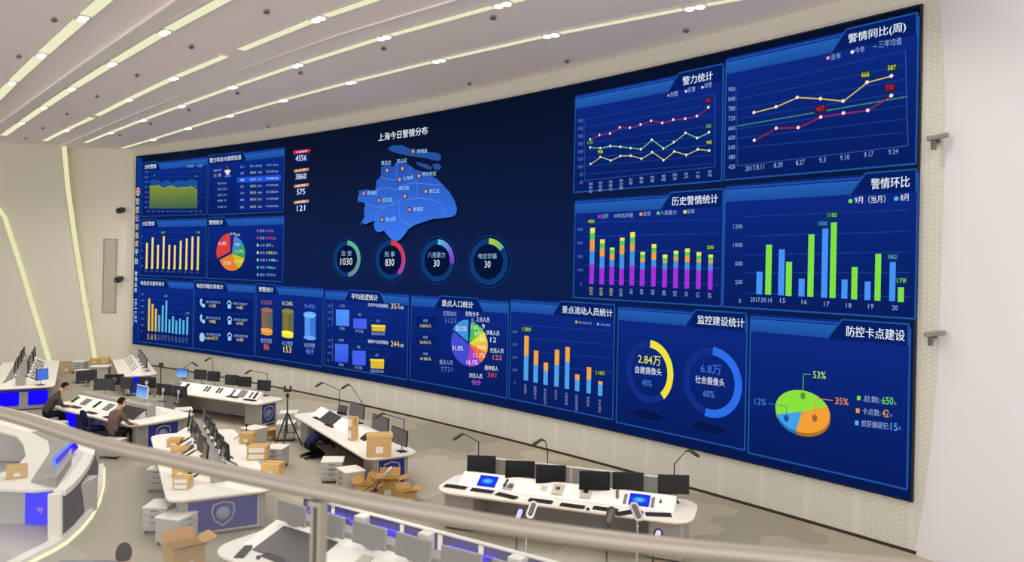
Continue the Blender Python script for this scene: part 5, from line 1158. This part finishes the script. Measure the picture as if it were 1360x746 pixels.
carton((229, 650), (251, 648.5), .76, .2, .3, 'white-labelled brown carton nearest the shield desk\'s end edge', rz=.08, labels=2)
carton((317.5, 589), (334.5, 590), .76, .24, .25, 'brown carton on the shield desk\'s right arm, farthest of three')
carton((327.5, 611), (353.5, 611), .76, .28, .32, 'brown carton on the shield desk\'s right arm, middle of three', labels=2)
carton((346, 634), (370, 635), .76, .26, .3, 'brown carton on the shield desk\'s right arm just above the handrail')
carton((351, 586), (366, 583), 0, .22, .35, 'crumpled open carton on the floor behind the tripod', flaps=True)
carton((229, 768), (262, 775), 0, .42, .42, 'open brown carton on the floor at the bottom, left of the white desk corner', flaps=True, w=.5, rz=.75)
carton((8, 637), (35, 634), .772, .22, .26, 'brown carton on the rounded desk at the lower left', w=.34)
# side table by the left wall with two cartons
a, rz, L = edge_frame((118, 487), (145, 486.5), .72); tb = thing('side_table', 'low white-topped table with yellowish cartons by the left wall', 'table', (a.x, a.y, 0), rz)
m = MB(); m.prism(rrect(0, 0, L, .6, .06), .69, .72); m.build('tabletop', [WHITE], tb)
m = MB(); m.box((L/2, .3, .34), (L-.1, .5, .69)); m.build('cabinet', [LGREY], tb)
carton((119, 483), (131, 483), .72, .2, .3, 'yellowish carton on the side table by the left wall, left one', rz=rz)
carton((132, 483), (144, 483), .72, .24, .3, 'yellowish carton on the side table by the left wall, right one', rz=rz)
carton((81, 494), (95, 494), 0.0, .3, .35, 'brown carton on the floor behind the far left desk')
# poster-like blue screen near the far left desk
p = at(79.5, 511, .96); p.z = .762; q = D7.w(.62, .25, .762)
monitor(q, D7.face(1)-.9, 'monitor with a plain blue picture on the far left desk\'s near corner', None, .42, .36, mat('plain_blue_picture', (62, 96, 190), .4, emit=.7))
# photographic tripod and small stand
tp = at(380.5, 596, 0); t = thing('tripod', 'tall black tripod standing on the carpet between the desks', 'tripod', tp)
H = 1.62; apex = .98
for k, (px, py) in enumerate(((365.5, 590), (401, 591), (374, 612))):
    f = at(px, py, 0)-tp; m = MB(); m.tube([(0, 0, apex), tuple(f*.55+Vector((0, 0, apex*.45))), tuple(f)], [.022, .019, .014]); g = m.build('leg', [BLACK], t)
    m = MB(); m.ball((f.x, f.y, .016), .028, 8); m.build('foot', [BLACK], g)
    m = MB(); m.tube([(0, 0, .45), tuple(f*.62+Vector((0, 0, apex*.38)))], .009, 6); m.build('brace', [BLACK], t)
m = MB(); m.tube([(0, 0, .42), (0, 0, H-.2)], .02); m.build('centre_column', [BLACK], t)
m = MB(); m.lathe([(.04, 0), (.05, .05), (.03, .1)], (0, 0, H-.24), 12); m.box((0, 0, H-.08), (.2, .05, .04)); m.build('head', [BLACK], t)
for x in (-.08, .08): m = MB(); m.box((x, 0, H-.0), (.05, .06, .13)); m.build('clamp', [CHARC], t, bevel=.01)
sp_ = at(213, 527, 0); t = thing('light_stand', 'slim dark stand beside the small corner desk', 'stand', sp_); h = at_d(213, 484, sp_.y).z
m = MB(); m.tube([(0, 0, .05), (0, 0, h)], .018); m.build('pole', [CHARC], t)
for k in range(3): a = k*2.1; m = MB(); m.tube([(0, 0, .35), (.28*math.cos(a), .28*math.sin(a), 0.012)], .012, 6); m.build('leg', [CHARC], t)
m = MB(); m.box((0, 0, h), (.16, .06, .14)); m.build('head', [CHARC], t, bevel=.02)
# desk lamp lying on the carton pile
b = at(497, 652, .36); t = task_lamp(b, 0, 'black jointed lamp with a silver head resting on the carton pile', low=.1, reach=.1, rise=.1)
for c in list(t.children): bpy.data.objects.remove(c, do_unlink=True)
e = at_d(506, 637, b.y-.1)-b; h = at_d(520, 620, b.y-.15)-b; f = at_d(475, 657, b.y-.2)-b
m = MB(); m.lathe([(.08, 0), (.08, .02), (.02, .04)], (0, 0, 0), 14); m.build('base', [BLACK], t)
m = MB(); m.tube([(0, 0, .03), tuple(e)], .012); m.build('lower_arm', [BLACK], t); m = MB(); m.tube([tuple(e), tuple(f)], .010); m.build('cable_arm', [BLACK], t)
m = MB(); m.tube([tuple(e), tuple(e.lerp(h, .3)), tuple(h)], [.014, .03, .026]); m.build('lamp_head', [SILVER], t, smooth=True)
mp = at(327, 583, .762); t = thing('mini_tripod', 'small thin black tripod standing beside the farthest carton on the shield desk', 'tripod', mp)
hz = at_d(327, 571, mp.y).z-.762
for k, (dx, dy) in enumerate(((-.26, -.06), (.25, .0), (-.02, .2))): m = MB(); m.tube([(0, 0, hz), (dx, dy, .006)], .009, 6); m.build('leg', [BLACK], t)
m = MB(); m.tube([(0, 0, hz-.03), (0, 0, hz+.10)], .012); m.box((0, 0, hz+.12), (.06, .04, .05)); m.build('head', [BLACK], t)
# navy swivel chair beside the seated man
p = at(124, 592, 0); ch = thing('swivel_chair', 'dark navy swivel chair beside the brown-shirted man', 'chair', p, -.75); NAVY = mat('navy_fabric', (26, 30, 58), .9, spec=.1)
m = MB(); m.prism(rrect(-.24, -.24, .24, .24, .1), .42, .50); m.build('seat', [NAVY], ch, bevel=.02)
m = MB(); m.prism(rrect(-.22, .0, .22, .42, .16), -.03, .03); R = Matrix.Rotation(math.pi/2+.12, 3, 'X'); m.v = [tuple(R @ Vector(v)+Vector((0, -.22, .56))) for v in m.v]; m.build('backrest', [NAVY], ch, bevel=.015)
m = MB(); m.tube([(0, 0, .08), (0, 0, .42)], .03); m.build('gas_column', [BLACK], ch)
for k in range(5): a = k*1.2566; m = MB(); m.tube([(0, 0, .1), (.28*math.cos(a), .28*math.sin(a), .07)], .02, 6); g = m.build('leg', [BLACK], ch); m = MB(); m.ball((.28*math.cos(a), .28*math.sin(a), .03), .03, 8); m.build('caster', [BLACK], g)
for sx in (-.27, .27): m = MB(); m.tube([(sx*.9, -.1, .45), (sx, -.1, .66), (sx, .12, .67)], .018, 6); m.build('armrest', [BLACK], ch)
# dark equipment case at the bottom edge
p = at(112, 752, .75); t = thing('equipment_case', 'dark grey flat-topped case at the bottom left edge of the picture', 'case', (p.x, p.y, 0), .05)
m = MB(); m.box((0, 0, .36), (.85, .45, .70)); m.build('body', [mat('case_grey', (70, 70, 82), .5)], t, bevel=.01)
m = MB(); m.box((0, 0, .73), (.88, .48, .04)); m.build('lid', [mat('case_lid_grey', (92, 92, 104), .45)], t, bevel=.01)
for x in (-.2, .2): m = MB(); m.box((x, -.235, .68), (.06, .02, .08)); m.build('latch', [SILVER], t)
# ================================================================ PEOPLE
SKIN = mat('skin', (196, 152, 122), .6); HAIR = mat('black_hair', (24, 20, 18), .7, spec=.15); SHOE = mat('dark_shoes', (30, 28, 28), .5)
def person(label, loc, rz, J, shirt, trousers, sleeves='long', grp=None):
    root = thing('person', label, 'person', loc, rz)
    V = []; Rr = []; E = []; K = []
    def v(p, r): V.append(Vector(p)); Rr.append(r); return len(V)-1
    def e(a, b, k): E.append((a, b)); K.append(k)
    pel = v(J['pelvis'], .155); sp1 = v(J['spine'], .14); chs = v(J['chest'], .15); nk = v(J['neck'], .058); sk = v(J['skull'], .078)
    e(pel, sp1, 1); e(sp1, chs, 1); e(chs, nk, 1); e(nk, sk, 0)
    for s in ('l', 'r'):
        sh = v(J['shoulder_'+s], .068); el = v(J['elbow_'+s], .046); wr = v(J['wrist_'+s], .031)
        e(chs, sh, 1); e(sh, el, 1); e(el, wr, 1 if sleeves == 'long' else 0)
        d = (V[wr]-V[el]).normalized(); side = d.cross(Vector((0, 0, 1)))
        side = side.normalized() if side.length > .1 else Vector((1, 0, 0)); nrm = side.cross(d)
        pa = v(V[wr]+d*.075, .036); e(wr, pa, 0)
        for q, (off, ln) in enumerate(((-.03, .068), (-.01, .078), (.01, .074), (.03, .06))):
            b = v(V[wr]+d*.085+side*off, .0105); m1 = v(V[b]+d*ln*.5-nrm*.006, .009); m2 = v(V[m1]+d*ln*.42-nrm*.022, .0075); e(pa, b, 0); e(b, m1, 0); e(m1, m2, 0)
        sg = 1 if s == 'l' else -1
        th = v(V[wr]+d*.035+side*sg*.038, .012); t2 = v(V[th]+d*.04+side*sg*.018-nrm*.008, .0095); e(pa, th, 0); e(th, t2, 0)
        hp = v(J['hip_'+s], .098); kn = v(J['knee_'+s], .066); an = v(J['ankle_'+s], .045); to = v(J['toe_'+s], .038)
        e(pel, hp, 2); e(hp, kn, 2); e(kn, an, 2); e(an, to, 3)
    me = bpy.data.meshes.new('body'); me.from_pydata(V, E, []); o = bpy.data.objects.new('body', me); COL.objects.link(o)
    sm = o.modifiers.new('skin', 'SKIN'); sm.use_smooth_shade = True
    for i, sv in enumerate(me.skin_vertices[0].data): sv.radius = (Rr[i], Rr[i]); sv.use_root = (i == 0)
    ss = o.modifiers.new('sub', 'SUBSURF'); ss.levels = 1; ss.render_levels = 1
    bpy.context.view_layer.update(); dg = bpy.context.evaluated_depsgraph_get(); ev = bpy.data.meshes.new_from_object(o.evaluated_get(dg))
    MBo = MB(); MBo.v = [tuple(w_.co) for w_ in ev.vertices]
    def kind(c):
        best, bk = 9e9, 1
        for (a, b), k in zip(E, K):
            A, B = V[a], V[b]; ab = B-A; t = max(0, min(1, (c-A).dot(ab)/max(1e-9, ab.length_squared))); d = (c-A-ab*t).length-(Rr[a]*(1-t)+Rr[b]*t)
            if d < best: best, bk = d, k
        return bk
    for pgn in ev.polygons: MBo.f.append(tuple(pgn.vertices)); MBo.m.append(kind(Vector(pgn.center)))
    bpy.data.objects.remove(o); bpy.data.meshes.remove(ev)
    # head with face: forward = local +Y unless the neck bends down
    up = (V[sk]-V[nk]).normalized(); fw = Vector((0, 1, 0)); fw = (fw-up*fw.dot(up)).normalized() if abs(fw.dot(up)) < .95 else Vector((0, 0, -1))
    rt = fw.cross(up); R = Matrix((rt, fw, up)).transposed(); c = V[sk]+up*.035
    MBo.ball(c, (.076, .095, .118), 16, 0, R)
    MBo.ball(c+R @ Vector((0, .094, -.015)), (.014, .02, .026), 8, 0, R)
    for sx in (-1, 1):
        MBo.ball(c+R @ Vector((sx*.077, -.005, -.01)), (.012, .024, .034), 8, 0, R)
        MBo.ball(c+R @ Vector((sx*.03, .086, .012)), (.012, .008, .007), 8, 4, R)
    MBo.ball(c+R @ Vector((0, .088, -.055)), (.022, .008, .006), 8, 5, R)
    MBo.build('body', [SKIN, shirt, trousers, SHOE, mat('eye_dark', (40, 30, 26), .4), mat('lips', (164, 100, 88), .5)], root, smooth=True)
    h = MB(); h.ball((0, 0, 0), (.086, .106, .118), 18)
    for i, q in enumerate(h.v):
        x, y, z = q
        if (y > .03 and z < .055) or z < -.095: h.v[i] = (x*.72, y*.72, z*.72)
    h.v = [tuple(c+R @ Vector((x, y-.012, z+.012))) for x, y, z in h.v]
    h.build('hair', [HAIR], root, smooth=True)
    return root
def sit(lean=.1, seat=.5, hl=(-.2, .5, .78), hr=(.2, .5, .78), turn=0.0):
    z = seat+.11; L = lean
    return dict(pelvis=(0, 0, z), spine=(0, .02+L*.5, z+.22), chest=(0, .04+L*1.3, z+.42), neck=(0, .05+L*2.0, z+.58), skull=(0, .08+L*2.4, z+.70),
                shoulder_l=(-.19, .04+L*1.5, z+.46), shoulder_r=(.19, .04+L*1.5, z+.46), elbow_l=(-.25, .16+L*1.2, z+.22), elbow_r=(.27, .18+L*1.2, z+.22), wrist_l=hl, wrist_r=hr,
                hip_l=(-.11, .06, z-.01), hip_r=(.11, .06, z-.01), knee_l=(-.14, .46, z), knee_r=(.14, .46, z), ankle_l=(-.14, .48, .09), ankle_r=(.14, .48, .09), toe_l=(-.14, .62, .04), toe_r=(.14, .62, .04))
BROWN = mat('brown_shirt', (112, 92, 84), .9, spec=.1, noise=.08); DARKT = mat('dark_trousers', (34, 32, 36), .9, spec=.1); NAVYJ = mat('navy_jacket', (34, 38, 72), .85, spec=.15, noise=.1); DKS = mat('dark_shirt', (72, 66, 62), .9, spec=.1); BLK = mat('black_trousers', (20, 20, 24), .9, spec=.1)
p = at(148, 580, .46); rzp = D4.face(-1)+.12
h = at(180, 563, .80)-Vector((p.x, p.y, 0)); h = Matrix.Rotation(-rzp, 3, 'Z') @ h
hr = Vector((min(.5, h.x), min(.48, h.y), .80))
person('man in a brown shirt seen from behind, sitting at a white desk', (p.x, p.y, 0), rzp, sit(.07, .46, (-.16, .46, .80), tuple(hr)), BROWN, DARKT)
p = at(58, 557, .48)
person('dark-haired person in dark clothes bending over the left end of a desk', (p.x, p.y, 0), rzp-.25, sit(.17, .5, (-.1, .55, .80), (.16, .58, .80)), DKS, DARKT)
t = thing('office_stool', 'dark stool under the person at the left desk end', 'stool', (p.x, p.y, 0), 0)
m = MB(); m.lathe([(.2, 0), (.21, .04), (.18, .07)], (0, 0, .41), 18); m.build('seat', [BLACK], t); m = MB(); m.tube([(0, 0, .03), (0, 0, .42)], .03); m.build('column', [SILVER], t); m = MB(); m.lathe([(.22, 0), (.22, .02), (.05, .05)], (0, 0, 0), 18); m.build('base', [BLACK], t)
p = at(417, 607, 0)
person('crouching person in a navy jacket with head and arms under the desk', (p.x, p.y, 0), D2.face(-1)+.1,
       dict(pelvis=(0, -.16, .32), spine=(0, -.06, .50), chest=(0, .12, .64), neck=(0, .30, .64), skull=(0, .40, .58), shoulder_l=(-.19, .16, .62), shoulder_r=(.19, .16, .62), elbow_l=(-.27, .30, .40), elbow_r=(.27, .30, .40), wrist_l=(-.18, .48, .22), wrist_r=(.18, .48, .22),
            hip_l=(-.12, -.14, .30), hip_r=(.12, -.14, .30), knee_l=(-.17, .22, .08), knee_r=(.17, .22, .08), ankle_l=(-.14, -.20, .07), ankle_r=(.14, -.20, .07), toe_l=(-.14, -.32, .04), toe_r=(.14, -.32, .04)), NAVYJ, BLK)
p = at(164, 756, 1.48)
person('person at the bottom edge, only the dark-haired head in view', (p.x, p.y, 0), .5,
       dict(pelvis=(0, 0, .95), spine=(0, 0, 1.14), chest=(0, 0, 1.34), neck=(0, .02, 1.50), skull=(0, .03, 1.61), shoulder_l=(-.19, 0, 1.39), shoulder_r=(.19, 0, 1.39), elbow_l=(-.24, -.02, 1.10), elbow_r=(.24, -.02, 1.10), wrist_l=(-.24, .08, .86), wrist_r=(.24, .08, .86),
            hip_l=(-.1, 0, .9), hip_r=(.1, 0, .9), knee_l=(-.11, .02, .5), knee_r=(.11, .02, .5), ankle_l=(-.11, -.02, .09), ankle_r=(.11, -.02, .09), toe_l=(-.12, .14, .04), toe_r=(.12, .14, .04)), DKS, DARKT)
# ================================================================ BALCONY RAIL IN FRONT
px_path = [(-260, 500), (-120, 524), (0, 548), (131, 588), (235, 612), (340, 635), (480, 664), (590, 684), (700, 702), (820, 718), (940, 731), (1050, 741), (1130, 749), (1250, 760), (1420, 778)]
RP = []
for x, y in px_path:
    z = 4.53-.09*max(0, min(1, (x+50)/1150)); RP.append(at(x, y, z))
def cat(P, n=5):
    out = []
    for i in range(len(P)-1):
        a, b, c, d = P[max(0, i-1)], P[i], P[i+1], P[min(len(P)-1, i+2)]
        for k in range(n):
            t = k/n; out.append(.5*((2*b)+(c-a)*t+(2*a-5*b+4*c-d)*t*t+(3*b-a-3*c+d)*t**3))
    return out+[P[-1]]
RC = cat(RP); DECK = 3.45
hr_ = thing('handrail', 'round brushed-steel handrail curving across the foreground above the glass', 'handrail', (RP[6].x, RP[6].y, DECK)); ho = hr_.location.copy()
m = MB(); m.tube([p-ho for p in RC], .0185, 16); m.build('rail', [STEEL], hr_, smooth=True)
def along(i): return RC[i], (RC[min(i+1, len(RC)-1)]-RC[max(0, i-1)]).normalized()
best = min(range(len(RC)), key=lambda i: abs(RC[i].x/RC[i].y-(441-680)/1000.))
for i in (3, best, 58, 66):
    p, t = along(i); a = math.atan2(t.y, t.x)
    for k, off in enumerate((-.008, .010)):
        c = p+Vector((t.x, t.y, 0))*off
        m = MB(); m.box(Vector((c.x, c.y, (p.z-.02+DECK)/2))-ho, (.007, .03, p.z-.015-DECK), a); m.build('post_bar', [STEEL], hr_, bevel=.002)
    m = MB(); m.box(Vector((p.x, p.y, p.z-.024))-ho, (.034, .034, .010), a); m.build('post_cap', [STEEL], hr_)
GL = bpy.data.materials.new('rail_glass'); GL.use_nodes = True; _nt = GL.node_tree; _nt.nodes.clear()
_t = _nt.nodes.new('ShaderNodeBsdfTransparent'); _t.inputs[0].default_value = (.93, .94, .94, 1); _g = _nt.nodes.new('ShaderNodeBsdfGlossy'); _g.inputs[1].default_value = .04; _g.inputs[0].default_value = (1, 1, 1, 1)
_d = _nt.nodes.new('ShaderNodeBsdfDiffuse'); _d.inputs[0].default_value = (.9, .88, .92, 1); _m1 = _nt.nodes.new('ShaderNodeMixShader'); _m2 = _nt.nodes.new('ShaderNodeMixShader'); _lw = _nt.nodes.new('ShaderNodeValue'); _lw.outputs[0].default_value = .03  # pale diffuse share paints the hazy room reflection onto the pane
_o = _nt.nodes.new('ShaderNodeOutputMaterial'); _nt.links.new(_lw.outputs[0], _m1.inputs[0]); _nt.links.new(_t.outputs[0], _m1.inputs[1]); _nt.links.new(_g.outputs[0], _m1.inputs[2]); _m2.inputs[0].default_value = .035
_nt.links.new(_m1.outputs[0], _m2.inputs[1]); _nt.links.new(_d.outputs[0], _m2.inputs[2]); _nt.links.new(_m2.outputs[0], _o.inputs[0])
segs = [(3, best), (best, 58), (58, 66)]
for k, (i0, i1) in enumerate(segs):
    m = MB(); rng = RC[i0:i1+1]
    for p in rng: m.v += [tuple(Vector((p.x, p.y, p.z-.04))-Vector((rng[0].x, rng[0].y, DECK))), tuple(Vector((p.x, p.y, DECK+.03))-Vector((rng[0].x, rng[0].y, DECK)))]
    for q in range(len(rng)-1): m.f.append((2*q, 2*q+1, 2*q+3, 2*q+2)); m.m.append(0)
    g = m.build('glass_panel', [GL], None, smooth=True); g.location = (rng[0].x, rng[0].y, DECK)
    s = g.modifiers.new('thickness', 'SOLIDIFY'); s.thickness = .012
    tag(g, ('clear glass balustrade panel left of the steel post', 'clear glass balustrade panel right of the steel post', 'clear glass balustrade panel at the far right end of the rail')[k], 'glass panel', 'glass panels below the handrail')
# the gallery floor the rail stands on
m = MB(); P = [p for p in RC if p.y > .2]; pts = [(p.x+.06*0, p.y+.09) for p in P]; n = len(pts)
poly = pts+[(3.5, -2.0), (-3.5, -2.0)]
m.prism(poly[::-1], DECK-.3, DECK); structure(m.build('floor_gallery', [mat('gallery_stone', (176, 170, 160), .5)]))
